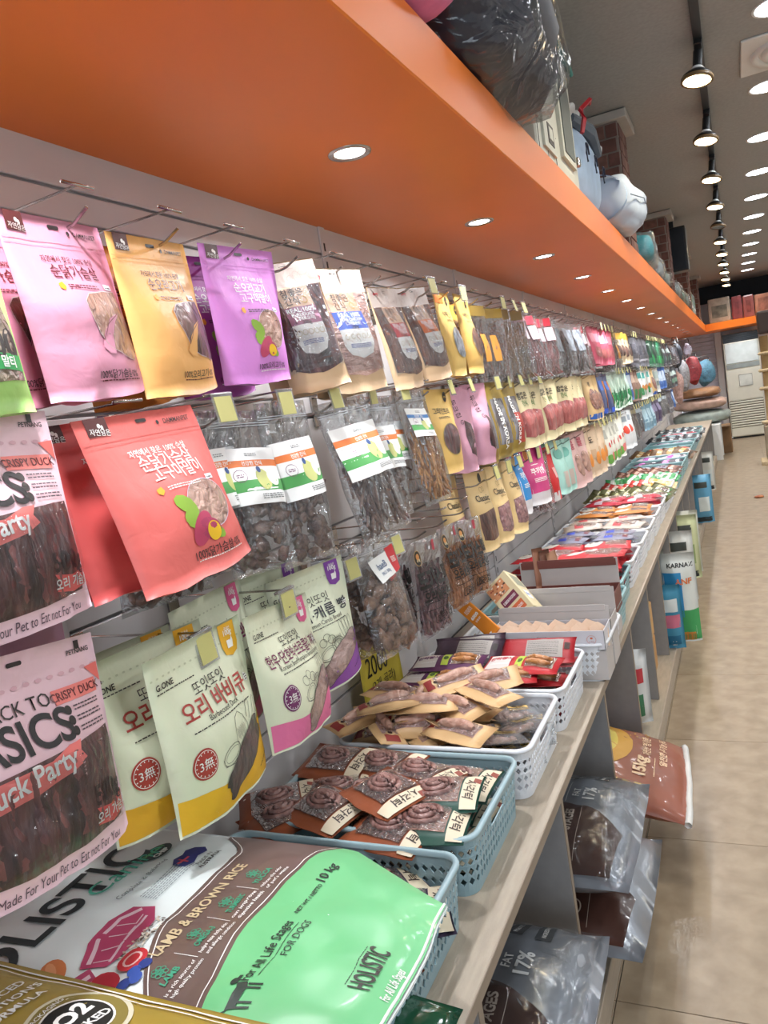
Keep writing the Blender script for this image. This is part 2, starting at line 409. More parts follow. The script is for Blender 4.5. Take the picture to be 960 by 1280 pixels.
# wall pilasters of brick above the soffit
M_brick = [mat('brick face a', '#6E4A42', rough=.8, var=.12, scale=20), mat('brick face b', '#7F5B50', rough=.8, var=.12, scale=20)]
def pillar(y, single):
    p = mk('pillar', bbox(-1.0, y, 2.055, -.452, y+.32, 2.77, .003), mat('mortar', '#8A7D75', rough=.9)); tag(p, kind='structure')
    mk('capping', bbox(-1.0, y-.03, 2.72, -.40, y+.35, 2.765, .004), mat('capping', '#B8B2AA', rough=.7), p)
    L = []
    for r in range(9):
        z = 2.062+r*.073; sh = .055 if r % 2 else 0
        for c in range(-1, 5):
            a = max(-1.0, -.985+c*.118+sh); b = min(-.457, -.985+c*.118+sh+.11)
            if b-a > .02: L.append((bbox(a, y-.006, z, b, y+.001, z+.064, .0015), (r+c) % 2))
        for c in range(-1, 3):
            a = max(y+.003, y+.01+c*.118+sh); b = min(y+.317, y+.01+c*.118+sh+.11)
            if b-a > .02: L.append((bbox(-.453, a, z, -.446, b, z+.064, .0015), (r+c) % 2))
    if single:
        for vf, k in L: mk('brick', vf, M_brick[k], p)
    else:
        for k in (0, 1): tag(mk('bricks', add(*[vf for vf, q in L if q == k]), M_brick[k], p), kind='stuff')
pillar(4.45, True); pillar(7.45, True); pillar(10.45, False); pillar(13.3, False)
# baseboard along far wall
tag(mk('baseboard_far', bbox(-.3, 15.585, 0, 2.6, 15.6, .08, .002), M_div), kind='structure')

# orange soffit with recessed spots
so = mk('soffit', add(bbox(-1.009, -1.8, 1.935, -.43, 15.6, 2.055, .003), bbox(-.4305, 14.4, 1.935, 2.6, 15.6, 2.055, .003)), M_orange)
so.name = 'trim_1'; tag(so, 'orange laminate soffit running over the pegs and turning the far corner', kind='structure')
def soffit_spot(i, x, y):
    e = empty('recessed_spotlight', (x, y, 1.935))
    tag(e, 'recessed soffit spotlight, %s from the camera along the orange soffit' % ORD[i] if x < 0 else 'recessed spotlight in the far orange soffit over the air conditioner, number %s' % ORD[i], 'spotlight', 'recessed spotlights in the orange soffit')
    return e
ORD = ['first', 'second', 'third', 'fourth', 'fifth', 'sixth', 'seventh', 'eighth', 'ninth', 'tenth', 'eleventh', 'twelfth', 'thirteenth', 'fourteenth', 'fifteenth', 'sixteenth', 'seventeenth', 'eighteenth', 'nineteenth', 'twentieth'] + ['%dth' % k for k in range(21, 400)]
def fix(nums):
    return nums
ringm = None
spots = [(-.67, 1.50-.88+.88*k) for k in range(16)] + [(.13, 14.9), (1.2, 14.9)]
for i, (x, y) in enumerate(spots):
    e = soffit_spot(i, x, y) if x < 0 else soffit_spot(i-16, x, y)
    if ringm is None:
        ringm = mk('bezel', lathe([(.030, .004), (.032, -.001), (.038, -.004), (.044, -.003), (.045, 0)], 32), M_steel, e, smooth=True)
        ledm = mk('lens', disc(.031, -.001, 32), M_led, e)
    else: share('bezel', ringm, e); share('lens', ledm, e)
    lamp('spot_light', (x, y, 1.925), W_SOFFIT, .06, (.93, .96, 1.0), 150)
# ceiling downlights (one seen row, two unseen rows added as fill), track lamps
dl = None; cnt = 0
for row, x in enumerate((.28, 1.35, 2.2)):
    for k in range(15):
        y = (.7+1.025*k) if row == 0 else (.7+2.05*k)
        if y > 15: continue
        e = empty('ceiling_downlight', (x, y, 2.77))
        cnt = k
        tag(e, 'round white ceiling downlight, %s in the row %s' % (ORD[k], ['beside the black track', 'added unseen as fill over the open floor', 'added unseen as fill along the other wall'][row]), 'downlight', 'round white downlights in the dark ceiling')
        if dl is None:
            dr = mk('bezel', lathe([(.088, .004), (.09, -.002), (.1, -.004), (.102, 0)], 32), M_white, e, smooth=True)
            dl = mk('lens', disc(.089, -.0015, 32), M_led, e)
        else: share('bezel', dr, e); share('lens', dl, e)
        lamp('downlight_light', (x, y, 2.755), W_CEIL*(.8, 2.6, 4.6)[row], .17, (.92, .96, 1.0), 165)
rail = mk('lighting_track', bbox(-.045, 1.2, 2.745, -.009, 15.3, 2.77, .002), M_black)
tag(rail, 'long black lighting track running along the dark ceiling', 'lighting track')
def track_lamp(first):
    e = empty('track_lamp')
    mk('adapter', add(bbox(-.017, -.06, -.03, .017, .06, 0, .003), lathe([(.02, -.10), (.02, -.03)], 14)), M_black, e)
    mk('stem', tube([(0, 0, -.02), (0, .0, -.1)], .009, 8), M_black, e)
    mk('shade', lathe([(.018, -.095), (.026, -.108), (.045, -.122), (.060, -.134), (.064, -.148), (.056, -.150)], 24), M_black, e, smooth=True)
    mk('reflector_collar', lathe([(.022, -.098), (.034, -.113), (.038, -.118)], 24, (0, 0, 0)), M_white, e, smooth=True)
    mk('rim', lathe([(.057, -.145), (.066, -.144), (.066, -.158), (.056, -.158)], 24), mat('bronze rim', '#7B6140', rough=.4), e, smooth=True)
    mk('lens', disc(.057, -.155, 24), M_warm, e)
    return e
tl = None
for k in range(12):
    y = 2.82+1.02*k
    e = track_lamp(True) if tl is None else copy_tree(tl)
    tl = tl or e; off = (k == 5)
    e.location = (-.027, y, 2.745); e.rotation_euler = (radians(-9), radians(7), 0)
    tag(e, ('unlit black track lamp, ' if off else 'lit black track lamp with warm bulb, ')+ORD[k]+' along the ceiling track', 'track lamp', 'track lamps on the black ceiling track')
    if off:
        for c in e.children:
            if c.name.startswith('lens'):
                c.data = c.data.copy(); c.data.materials[0] = mat('unlit lens', '#3A3A3C', rough=.2)
    else: lamp('track_light', (-.03, y, 2.57), W_TRACK, .09, (1, .86, .62), 120)
v = empty('ceiling_vent', (.38, 4.27, 2.77)); tag(v, 'square white air vent with round rings in the ceiling', 'vent')
mk('plate', bbox(-.24, -.24, -.012, .24, .24, 0, .004), M_white, v)
for r in (.20, .155, .11, .06): mk('vent_ring', lathe([(r, -.012), (r-.006, -.03), (r-.03, -.02), (r-.036, -.012)], 36), M_white, v, smooth=True)

# ------------------------------------------------------------------ counter unit
ct = mk('worktop', bbox(-.983, -1.2, .578, -.400, 12.1, .600, .0015), M_wood)
tag(ct, 'long taupe laminate worktop carrying the baskets under the pegs', 'counter', kind='thing')
mk('front_edging', bbox(-.4002, -1.2, .5785, -.3988, 12.1, .5995, .0004), M_edge, ct)
mk('dark_gap', box(-1.0, -1.2, .55, -.9935, 12.1, .592), M_black, wl)
pl = mk('plinth', bbox(-.99, -1.2, .0, -.385, 12.1, .08, .002), M_wood)
tag(pl, 'low taupe plinth board under the counter along the floor', 'plinth', kind='thing')
DIV = [-.8, -.24, .33, .90, 1.47, 2.05, 2.62, 3.15, 3.68, 4.25, 4.8, 5.4, 6.0, 6.6, 7.2, 7.8, 8.4, 9.0, 9.6, 10.2, 10.8, 11.4, 12.08]
d0 = None
for i, y in enumerate(DIV):
    if d0 is None:
        d0 = mk('divider_panel', bbox(-.985, 0, .08, -.412, .018, .577, .001), M_div, loc=(0, y, 0))
        mk('front_edging', bbox(-.4122, .0005, .0805, -.4105, .0175, .5765, .0004), M_edge, d0); o = d0
    else: o = copy_tree(d0); o.location = (0, y, 0)
    tag(o, 'grey upright divider panel under the worktop, %s from the near end' % ORD[i], 'divider', 'divider panels under the worktop')

# ================================================================== hanging bags, near ones
FILM = film(); FILM2 = film('film fine', amt=.13, bscale=60, strength=.8)
INK = ink('#2A2220'); WHT = ink('#F2F0EC'); STK = ink('#E9ECF2')
JERK = meat(); LEAFG = ink('#8DB33A')
def rr(cx, cy, w, h, r=.006, n=4):
    P = []
    for sx, sy, a in ((1, -1, -pi/2), (1, 1, 0), (-1, 1, pi/2), (-1, -1, pi)):
        for k in range(n+1):
            t = a+pi/2*k/n; P.append((cx+sx*(w/2-r)+r*cos(t), cy+sy*(h/2-r)+r*sin(t)))
    return P
def start(name, bag, m, label, group=None, nx=12, ny=16):
    o = mk(name, bag.mesh(nx, ny), m, smooth=True)
    tag(o, label, 'bag', group); return o
def hang_hole(A, m=None): A.poly(rr(0, .012, .022, .005, .0024), m or ink('#241E1E'), 'hang_slot', 0)
def seal_lines(A, w, y, m):
    A.line([(-w/2*.98, y), (w/2*.98, y)], .0012, m, 'zip_line', 0); A.line([(-w/2*.98, y+.006), (w/2*.98, y+.006)], .0008, m, 'zip_line', 0)
def window(A, bag, pts, m, rim=None, bulge=None):
    A.poly(pts, m, 'clear_window', 0, rings=6)
    if rim: A.line(pts, .0014, rim, 'window_rim', 1, closed=True)

def treat_pouch(w, h, col, lines, tcol, foot, win, label, seed, winmat, group=None, plain=False):
    b = Bag(w, h, .026, 'pouch', seed, bow=random.Random(seed).uniform(-.03, .03)); o = start('treat_pouch', b, matte(col), label, group)
    A = Art(b.S, o); ti = ink(tcol); k = w/.2
    A.rect(-.345*w, .05*h, .16*w, .10*h, ink('#4A1D1C'), 'brand_patch', 0)
    A.text('자연담은', -.335*w, .08*h, .008*k, WHT, rot=.1, layer=1)
    A.ell(-.33*w, .045*h, .003, .003, WHT, 'brand_patch', 1); A.ell(-.31*w, .055*h, .0022, .003, WHT, 'brand_patch', 1)
    hang_hole(A); seal_lines(A, w, .135*h, ink(col))
    A.text('DAMMANPET', .3*w, .075*h, .008*k, INK, .01); A.ell(.13*w, .075*h, .003, .003, INK, 'lettering', 1)
    if not plain:
        A.text('자연에서 찾은 100% 순살', .02*w, .235*h, .0095*k, ti, .01)
        for i, L in enumerate(lines): A.text(L, (.03+.03*i)*w, (.305+.08*i)*h, .020*k, ti, .008)
        yy = .305+.085*len(lines)
        A.poly([(-.2*w, (yy-.01)*h), (-.16*w, (yy-.02)*h), (-.15*w, (yy+.01)*h), (-.175*w, (yy+.03)*h), (-.2*w, (yy+.015)*h)], ink('#F0A830'), 'print_shape', 1)
        A.fine(.03*w, (yy+.005)*h, .3*w, 2, ti if tcol != '#F2F0EC' else INK, seed=seed)
        A.rect(.30*w, (yy-.005)*h, .085*w, .032*h, STK, 'price_sticker', 2, rot=.05); A.fine(.3*w, yy*h, .06*w, 1, INK, layer=3)
        A.text(foot, .1*w, .895*h, .0125*k, INK, .008); A.fine(.12*w, .93*h, .45*w, 1, ti, seed=seed)
    if win == 'leaf':
        P = [(-.04, .48), (.03, .435), (.20, .415), (.36, .41), (.37, .50), (.40, .60), (.44, .70), (.43, .77), (.34, .82), (.16, .78), (.06, .74), (.00, .66), (-.05, .56)]
        window(A, b, [((x)*w, y*h) for x, y in P], winmat, ink('#C9B0B0'))
        A.poly([(x*w, y*h) for x, y in [(-.01, .74), (.05, .65), (.14, .58), (.28, .54), (.19, .60), (.12, .68), (.10, .78), (.04, .78)]], matte(col), 'window_swoosh', 1, rings=3, c=(.13*w, .62*h))
        A.line([(x*w, y*h) for x, y in [(.02, .70), (.10, .61), (.28, .54)]], .0012, ink('#7A4A4A'), 'window_rim', 3)
    elif win == 'round':
        P = [((.17+.21*cos(t)*(1-.06*sin(t)))*w, (.62+.15*sin(t))*h) for t in [2*pi*i/28 for i in range(28)]]
        window(A, b, P, winmat, ink('#D8C0D0'))
        for lx, ly, r, a in ((-.06, .60, .024, .6), (-.05, .66, .02, -.4), (-.04, .71, .02, .2), (.13, .80, .016, .5)): A.ell(lx*w, ly*h, r*.75*k, r*.42*k, LEAFG, 'leaf_print', 2, rot=a, n=10)
        A.ell(.0*w, .755*h, .024*k, .013*k, ink('#B93A5E'), 'sweet_potato_print', 3, rot=-.7); A.ell(.06*w, .765*h, .02*k, .012*k, ink('#A8335A'), 'sweet_potato_print', 3, rot=.1)
        A.ell(.09*w, .785*h, .012*k, .011*k, ink('#F2C21C'), 'sweet_potato_print', 4)
    A.done(); return o, b
WM_pale = meat('pale jerky', '#B78D7C', '#7C5A4E', 38, (1, 1, .5))
WM_brown = meat('brown jerky', '#7D5648', '#3C2422', 42, (1, 1, .25))
WM_chunk = meat('chunks', '#C9A393', '#8C6458', 30, (1, 1, 1))
WM_dark = meat('dark jerky', '#6A4444', '#2E1C1E', 50, (1, 1, .2))
HB = []
def at(o, p, **k):
    hang(o, p[0], p[1], p[2], *p[3:6]); return o
# top row
P = dict(
U0=[-.74, .600, 1.683, -.10, .07, -.03], U1=[-.775, .771, 1.715, -.159, .068, -.068], U2=[-.775, .953, 1.715, -.126, .025, -.068], U3=[-.775, 1.188, 1.731, .1, -.02, -.021],
U4=[-.80, 1.378, 1.733, .62, .16, -.09], U5=[-.76, 1.508, 1.725, .283, .096, -.033], U6=[-.775, 1.798, 1.712, .029, .116, -.065], U7=[-.79, 2.023, 1.734, .121, .144, -.091],
U8=[-.775, 2.224, 1.732, -.045, .074, -.031], U9=[-.775, 2.41, 1.738, -.031, .073, -.003],
M1=[-.74, .821, 1.457, -.046, .225, -.042], M2b=[-.79, 1.110, 1.449, .35, .15, .06], M2c=[-.76, 1.216, 1.455, .15, .063, .018], M2d=[-.75, 1.43, 1.447, .10, .203, -.064],
M2e=[-.79, 1.653, 1.445, .204, .102, .035], M2f=[-.765, 1.84, 1.456, .1, .142, -.012], M3=[-.77, 2.056, 1.45, .118, .056, .03], M6=[-.77, 3.023, 1.442, .227, .029, -.031],
L1=[-.74, .848, 1.13, -.063, .023, .015], L2=[-.75, 1.08, 1.111, -.16, .082, .10], L3=[-.78, 1.235, 1.136, .30, 0, -.04], L4=[-.75, 1.465, 1.14, .076, .152, .038],
L5=[-.76, 1.779, 1.078, .151, .021, .022], L6=[-.76, 1.958, 1.077, .078, .082, .013], L7=[-.765, 2.126, 1.063, .287, .074, .027])
def P_(k, dx=0, dy=0, dz=0, dyaw=0): p = P[k]; return [p[0]+dx, p[1]+dy, p[2]+dz, p[3]+dyaw]+p[4:]

o, b = treat_pouch(.19, .235, '#A9D977', [], '#1E1E1E', '', '', 'light green zip pouch cut off by the left edge, top row before the pink pouch', 11, WM_pale, plain=True)
A = Art(b.S, o)
window(A, b, [(.04*.19, .33*.235), (.36*.19, .36*.235), (.40*.19, .60*.235), (.41*.19, .86*.235), (.1*.19, .88*.235), (-.3*.19, .86*.235), (-.36*.19, .6*.235), (-.2*.19, .36*.235)], film('window film', amt=.2) and meat('mixed bits', '#8D7F6A', '#4B4036', 30, (1, 1, 1)), None)
A.text('400', .22*.19, .69*.235, .045, ink('#26221F'), .03); A.rect(.25*.19, .78*.235, .06, .018, ink('#2E9A50'), 'print_panel', 2); A.text('말티', .27*.19, .78*.235, .014, WHT, .02, layer=4); A.done()
P['U0'][1] = .55; P['U0'][2] = 1.70; at(o, P['U0'])
a_, _ = treat_pouch(.205, .232, '#D893AB', ['순닭가슴살'], '#5C2326', '100%닭가슴살·0%', 'leaf', 'pink zip pouch with brown brand patch and leaf-shaped window, front of its peg', 1, WM_pale); at(a_, P['U1'])
a_, _ = treat_pouch(.20, .232, '#DE8FA6', ['순닭가슴살'], '#5C2326', '100%닭가슴살·0%', 'leaf', 'second pink zip pouch, half hidden behind the front pink one', 2, WM_brown); at(a_, P_('U1', -.05, -.075, .0, .1))
a_, _ = treat_pouch(.205, .232, '#EFB36B', ['순오리고기'], '#5C2326', '100%오리고기·0%', 'leaf', 'peach orange zip pouch with leaf-shaped window, top row between pink and violet', 3, WM_brown); at(a_, P['U2'])
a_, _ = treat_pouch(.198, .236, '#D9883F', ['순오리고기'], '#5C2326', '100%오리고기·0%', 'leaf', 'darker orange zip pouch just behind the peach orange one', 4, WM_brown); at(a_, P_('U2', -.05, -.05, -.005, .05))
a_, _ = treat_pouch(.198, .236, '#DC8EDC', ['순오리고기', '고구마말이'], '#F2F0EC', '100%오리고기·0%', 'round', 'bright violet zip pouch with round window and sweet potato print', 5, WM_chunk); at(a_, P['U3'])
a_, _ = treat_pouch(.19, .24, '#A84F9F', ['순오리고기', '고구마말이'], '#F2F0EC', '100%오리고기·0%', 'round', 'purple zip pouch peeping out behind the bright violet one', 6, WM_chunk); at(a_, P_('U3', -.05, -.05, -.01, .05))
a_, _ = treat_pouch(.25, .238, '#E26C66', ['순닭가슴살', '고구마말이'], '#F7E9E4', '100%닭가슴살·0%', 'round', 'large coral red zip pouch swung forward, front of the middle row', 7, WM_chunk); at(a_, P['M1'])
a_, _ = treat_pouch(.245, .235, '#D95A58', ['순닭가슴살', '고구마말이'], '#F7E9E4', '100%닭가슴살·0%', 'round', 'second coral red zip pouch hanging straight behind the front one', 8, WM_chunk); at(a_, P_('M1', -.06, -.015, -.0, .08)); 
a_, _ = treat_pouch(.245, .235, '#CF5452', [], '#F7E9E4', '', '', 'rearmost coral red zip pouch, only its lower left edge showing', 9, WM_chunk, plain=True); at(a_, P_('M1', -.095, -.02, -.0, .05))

# clear-fronted pouches with a coloured label and patterned header
def snack_pouch(w, h, col, head, en, label, seed, content, pale=False):
    b = Bag(w, h, .03, 'pouch', seed); o = start('snack_pouch', b, matte('#D2B08A'), label)
    A = Art(b.S, o)
    A.rect(0, .105*h, w*.985, .19*h, matte('#AFA097'), 'patterned_header', 0)
    r = random.Random(seed)
    for k in range(16): A.ring(r.uniform(-.43, .43)*w, r.uniform(.02, .18)*h, r.uniform(.006, .013), r.uniform(.004, .008), .0008, ink('#A08C86'), 'header_doodle', 1, 10, r.uniform(0, 3), 0, r.uniform(3, 5.6))
    Pw = [(-.47, .2), (0, .2), (.47, .2), (.46, .5), (.44, .84), (.2, .88), (0, .9), (-.2, .88), (-.44, .84), (-.46, .5)]
    A.poly([(x*w, y*h) for x, y in Pw], content, 'clear_window', 0, rings=7)
    hang_hole(A)
    A.text('doggy', -.28*w, .07*h, .012, ink('#B02030'), .03)
    x = .0; y0 = .2
    A.rect(x, (y0+.085)*h, .50*w, .17*h, ink('#D3A98A'), 'label_top', 2); A.text('참좋은', x-.03*w, (y0+.05)*h, .019, INK, .01, 4); A.text('간식', x-.08*w, (y0+.12)*h, .019, INK, .01, 4)
    A.ring(x+.12*w, (y0+.12)*h, .007, .007, .002, ink('#C8A050'), 'label_mark', 4)
    A.rect(x, (y0+.245)*h, .52*w, .15*h, ink(col), 'label_band', 2); A.text('REAL 100%', x, (y0+.20)*h, .0145, WHT, .02, 4); A.text(en, x, (y0+.24)*h, .010, WHT, .02, 4); A.text(head, x, (y0+.275)*h, .009, WHT, .02, 4)
    A.text('200g', x, (y0+.31)*h, .011, INK, .02, 4)
    A.poly([(x-.26*w, (y0+.32)*h), (x+.26*w, (y0+.32)*h), (x+.26*w, (y0+.45)*h), (x+.18*w, (y0+.53)*h), (x, (y0+.56)*h), (x-.18*w, (y0+.53)*h), (x-.26*w, (y0+.45)*h)], ink('#E6E0DA'), 'label_base', 2)
    for i in range(5): A.ring(x+(-.19+.095*i)*w, (y0+.385)*h, .0055, .0055, .001, ink('#B9A36A'), 'label_mark', 4, 12)
    A.fine(x, (y0+.46)*h, .34*w, 3, ink('#5560A0'), layer=4, seed=seed)
    A.rect(.41*w, .40*h, .05*w, .03*h, STK, 'price_sticker', 3); A.rect(.41*w, .46*h, .05*w, .03*h, STK, 'price_sticker', 3)
    # glossy film over the contents
    V, F = [], []
    for j in range(11):
        for i in range(9):
            a = (i/8-.5)*.92; t = .2+.66*j/10; p = b.S(a*w, t*h, .0028 + .003*noise.noise(Vector((a*9, t*12, seed)))); V.append(p)
    F = [(j*9+i, (j+1)*9+i, (j+1)*9+i+1, j*9+i+1) for j in range(10) for i in range(8)]
    A.done(); mk('front_film', (V, F), FILM, o, smooth=True)
    return o
CH = meat('pale chicken', '#D9AFA2', '#B07F74', 18, (1, 1, 2))
at(snack_pouch(.14, .265, '#8E4C68', '[그대로오리]', 'PURE DUCK', 'clear snack pouch with plum label band turned sideways, top row', 21, WM_dark), P['U4'])
at(snack_pouch(.185, .265, '#4E6CC8', '[그대로순살]', 'PURE CHICKEN', 'clear snack pouch of pale chicken with blue label band', 22, CH), P['U5'])
at(snack_pouch(.175, .255, '#B8202E', '[그대로오리]', 'PURE LAMB', 'clear snack pouch of brown jerky with red label band', 23, WM_brown), P['U6'])
at(snack_pouch(.175, .26, '#E2702A', '[그대로연어]', 'PURE DUCK', 'clear snack pouch of brown jerky with orange label band', 24, WM_brown), P['U7'])
at(snack_pouch(.17, .255, '#8E4C68', '[그대로오리]', 'PURE DUCK', 'clear snack pouch hanging behind the plum-labelled one', 25, WM_dark), P_('U4', -.06, .03, -.01, -.2))
at(snack_pouch(.18, .255, '#4E6CC8', '[그대로순살]', 'PURE CHICKEN', 'clear snack pouch mostly hidden behind the blue-labelled one', 26, CH), P_('U5', -.06, .035, -.012, -.05))
# kraft-yellow pouches with oval windows
def oval_pouch(w, h, col, label, seed, word='수제간식', name='kraft_pouch', content=None, head=False):
    b = Bag(w, h, .028, 'pouch', seed); o = start(name, b, matte(col), label, nx=8, ny=12); A = Art(b.S, o)
    A.ell(.25*w, .10*h, .011, .015, INK, 'round_badge', 1, n=14); A.fine(.25*w, .10*h, .014, 2, ink('#D8B050'), layer=3, seed=seed)
    if head: A.rect(-.2*w, .08*h, .5*w, .1*h, ink('#E07A28'), 'header_band', 0)
    A.text(word, -.02*w, .27*h, .021, INK, .01, rot=.05); A.fine(0, .35*h, .4*w, 2, INK, seed=seed)
    A.ell(0.02*w, .62*h, .30*w, .19*h, content or WM_brown, 'clear_window', 0, n=24); A.ring(.02*w, .62*h, .30*w, .19*h, .0025, ink('#8A7A4A'), 'window_rim', 2, 24)
    A.done(); return o
at(oval_pouch(.155, .25, '#D6B264', 'yellow pouch with silver oval window and orange corner, first of the yellow pair', 31, head=True, content=meat('silver bits', '#9AA0A6', '#4A4C55', 60)), P['U8'])
at(oval_pouch(.155, .25, '#D2A95C', 'yellow pouch with oval window, second of the yellow pair in the top row', 32), P['U9'])
at(oval_pouch(.155, .25, '#E3AC48', 'yellow pouch hidden behind the yellow pair, edge showing', 33), P_('U9', -.05, .03, -.01, .1))
at(oval_pouch(.17, .235, '#E7BE6C', 'ochre pouch with peach drawn header and oval window, middle row', 34, '그레인프리', content=WM_dark), P['M3'])
A = Art(Bag(.17, .235, .03, 'pouch', 34).S, None)

# clear cellophane bags with the farm label
def clear_bag(w, h, label, seed, content, kind, stripe='#E0793A', farm=True, n=26, size=.013, lab=(0, .42, .86, .36), t0=.35, name='clear_bag', aw=.38, d=.036):
    b = Bag(w, h, d, 'clear', seed, crease=.006, back=.8, bow=random.Random(seed).uniform(-.04, .04)); o = start(name, b, FILM, label)
    if kind: chunks(b, n, content, o, t0, .95, size, kind, seed, aw=aw)
    A = Art(b.S, o, .0018)
    for y in (.085, .10): A.line([(-.49*w, y*h), (.49*w, y*h)], .0012, ink('#C8CDD2'), 'zip_line', 0)
    if farm:
        cx, cy, lw, lh = lab[0]*w, lab[1]*h, lab[2]*w, lab[3]*h; rot = random.Random(seed).uniform(-.06, .1)
        R = lambda x, y: (cx+x*lw*cos(rot)-y*lh*sin(rot), cy+x*lw*sin(rot)+y*lh*cos(rot))
        A.rect(*R(0, 0), lw, lh, ink('#F0F0EE'), 'label', 1, rot); A.rect(*R(0, -.22), lw, .12*lh, ink(stripe), 'label_stripe', 2, rot)
        A.rect(*R(0, .18), lw, .20*lh, ink('#4C9A50'), 'label_grass', 2, rot)
        A.ell(*R(.12, .08), .13*lw, .19*lh, ink('#BFC27A'), 'animal_drawing', 3, n=16); A.ell(*R(.3, .05), .10*lw, .16*lh, ink('#E4E0D0'), 'animal_drawing', 4, n=16); A.ell(*R(.09, -.10), .04*lw, .06*lh, ink('#2F4F86'), 'animal_drawing', 4, n=10)
        A.ring(*R(-.25, .0), .012, .011, .001, ink('#7A4A6A'), 'label_mark', 4, 14); A.fine(*R(-.25, 0), .014, 2, ink('#7A4A6A'), layer=4, seed=seed)
        A.text('건강한 간식', *R(.02, -.22), .009, WHT, .02, 4, rot); A.fine(*R(.05, -.38), .2*lw, 2, ink('#888888'), layer=4, rot=rot, seed=seed); A.fine(*R(.2, .38), .4*lw, 3, ink('#777777'), layer=4, rot=rot, seed=seed+1)
    A.done(); return o, b
DK = meat('dark giblets', '#9A7A6C', '#523838', 40, (1, 1, 1)); TAN = meat('tan sticks', '#D79A55', '#A8662F', 30, (1, 1, 1)); LUNG = meat('tripe', '#A88064', '#6A4836', 25, (1, 1, 1))
MAS = meat('rib bits', '#A0705C', '#5A3A38', 35, (1, 1, 1))
o, _ = clear_bag(.15, .27, 'clear bag with orange and green farm label behind the coral pouches', 41, DK, 'lump'); at(o, [-.80, 1.035, 1.455, .0, .02, 0])
o, _ = clear_bag(.14, .285, 'clear bag with farm label, directly right of the coral red pouch', 42, DK, 'lump'); at(o, P['M2b'])
o, _ = clear_bag(.14, .30, 'clear bag of dark giblets with farm label, second right of the coral pouch', 43, DK, 'lump', n=34); at(o, P['M2c'])
o, _ = clear_bag(.20, .30, 'widest clear bag with brightly lit farm label, swung forward in the middle row', 44, DK, 'stick', n=46, size=.016, lab=(.02, .38, .92, .38)); at(o, P['M2d'])
o, _ = clear_bag(.165, .29, 'clear bag with orange striped farm label behind the widest one', 45, DK, 'lump', n=36); at(o, P['M2e'])
o, _ = clear_bag(.17, .30, 'clear bag of tan crisp sticks with blue striped label', 46, TAN, 'stick', stripe='#3A78B8', n=70, size=.015, lab=(.0, .30, .66, .26), t0=.42); at(o, P['M2f'])
o, _ = clear_bag(.16, .28, 'clear bag of brown bits tucked behind the tan sticks bag', 47, meat('brown bits', '#9A6A4A', '#5A3626', 35, (1, 1, 1)), 'stick', n=30); at(o, [-.81, 1.76, 1.45, .25, .05, .04])
o, _ = clear_bag(.22, .20, 'loose clear bag bottom hanging under the coral red pouches', 48, MAS, 'lump', farm=False, n=16, t0=.6); at(o, [-.86, .95, 1.36, .0, .05, .06])

# crispy duck bags at the left edge
def basics_bag(label, seed, w=.25, h=.238):
    b = Bag(w, h, .03, 'pouch', seed, crease=.005, waist=.02); o = start('jerky_bag', b, matte('#E9C3CC'), label); A = Art(b.S, o)
    A.poly([(x*w, y*h) for x, y in [(-.45, .50), (0, .49), (.45, .46), (.455, .7), (.40, .90), (.1, .93), (-.2, .93), (-.42, .90), (-.455, .7)]], WM_dark, 'clear_window', 0, rings=6)
    A.text('PETNANG', .38*w, .07*h, .008, INK, .02); A.rect(.38*w, .04*h, .008, .010, INK, 'lettering', 1); hang_hole(A)
    for k in range(14): A.ell((-.45+.07*k)*w, .155*h, .005, .0025, ink('#D9A9B4'), 'zip_dot', 0, n=8)
    A.text('BACK TO', -.06*w, .245*h, .022, INK, .0, width=.38*w); A.text('BASICS', -.13*w, .375*h, .052, ink('#1E1A1C'), .02, 3, width=.64*w)
    A.rect(.30*w, .255*h, .30*w, .07*h, ink('#EE8078'), 'print_panel', 1); A.text('CRISPY DUCK', .30*w, .255*h, .0135, ink('#5A1F22'), .01, 3)
    for k in range(3): A.ell(.20*w, (.325+.05*k)*h, .0055, .0055, INK, 'print_shape', 2, n=12); A.fine(.335*w, (.325+.05*k)*h, .19*w, 2, ink('#5A4A50'), seed=seed+k, gap=.004)
    A.poly([(x*w, y*h) for x, y in [(-.48, .49), (-.3, .51), (0, .51), (.12, .47), (.20, .465), (.17, .51), (.20, .55), (.1, .59), (-.1, .62), (-.3, .625), (-.48, .61)]], ink('#EC7A74'), 'ribbon_print', 2); A.text('Duck Party', -.13*w, .56*h, .030, WHT, .02, 5, rot=-.08)
    A.poly([(.40*w, .16*h), (.49*w, .15*h), (.49*w, .25*h)], ink('#E87068'), 'print_shape', 1)
    A.text('500g', .32*w, .76*h, .030, ink('#2A1418'), .03, 5); A.poly([(x*w, y*h) for x, y in [(.20, .80), (.32, .82), (.46, .79), (.44, .83), (.46, .87), (.32, .90), (.2, .88), (.23, .84)]], ink('#E8605C'), 'ribbon_print', 3); A.text('오리 가슴살', .33*w, .85*h, .014, WHT, .02, 6)
    A.text('Made For Your Pet to Eat not For You', 0, .965*h, .0115, ink('#5A4450'), .0, 2)
    A.done(); strips(b, 7, meat('duck jerky', '#9E5E58', '#5A343A', 34, (1, 1, .3)), o, .53, .90, seed)
    V, F = [], []
    for j in range(13):
        for i in range(11):
            a = (i/10-.5)*.88; t = .50+.41*j/12; V.append(b.S(a*w, t*h, .006 + .005*noise.noise(Vector((a*7, t*10, seed+.5)))))
    F = [(j*11+i, (j+1)*11+i, (j+1)*11+i+1, j*11+i+1) for j in range(12) for i in range(10)]
    mk('front_film', (V, F), film('jerky film', amt=.0, bscale=12, strength=1.0, haze=0), o, smooth=True); return o
at(basics_bag('pink and clear bag of long dark duck jerky at left edge, middle row', 51), [-.73, .548, 1.475, -.12, .09, .05])
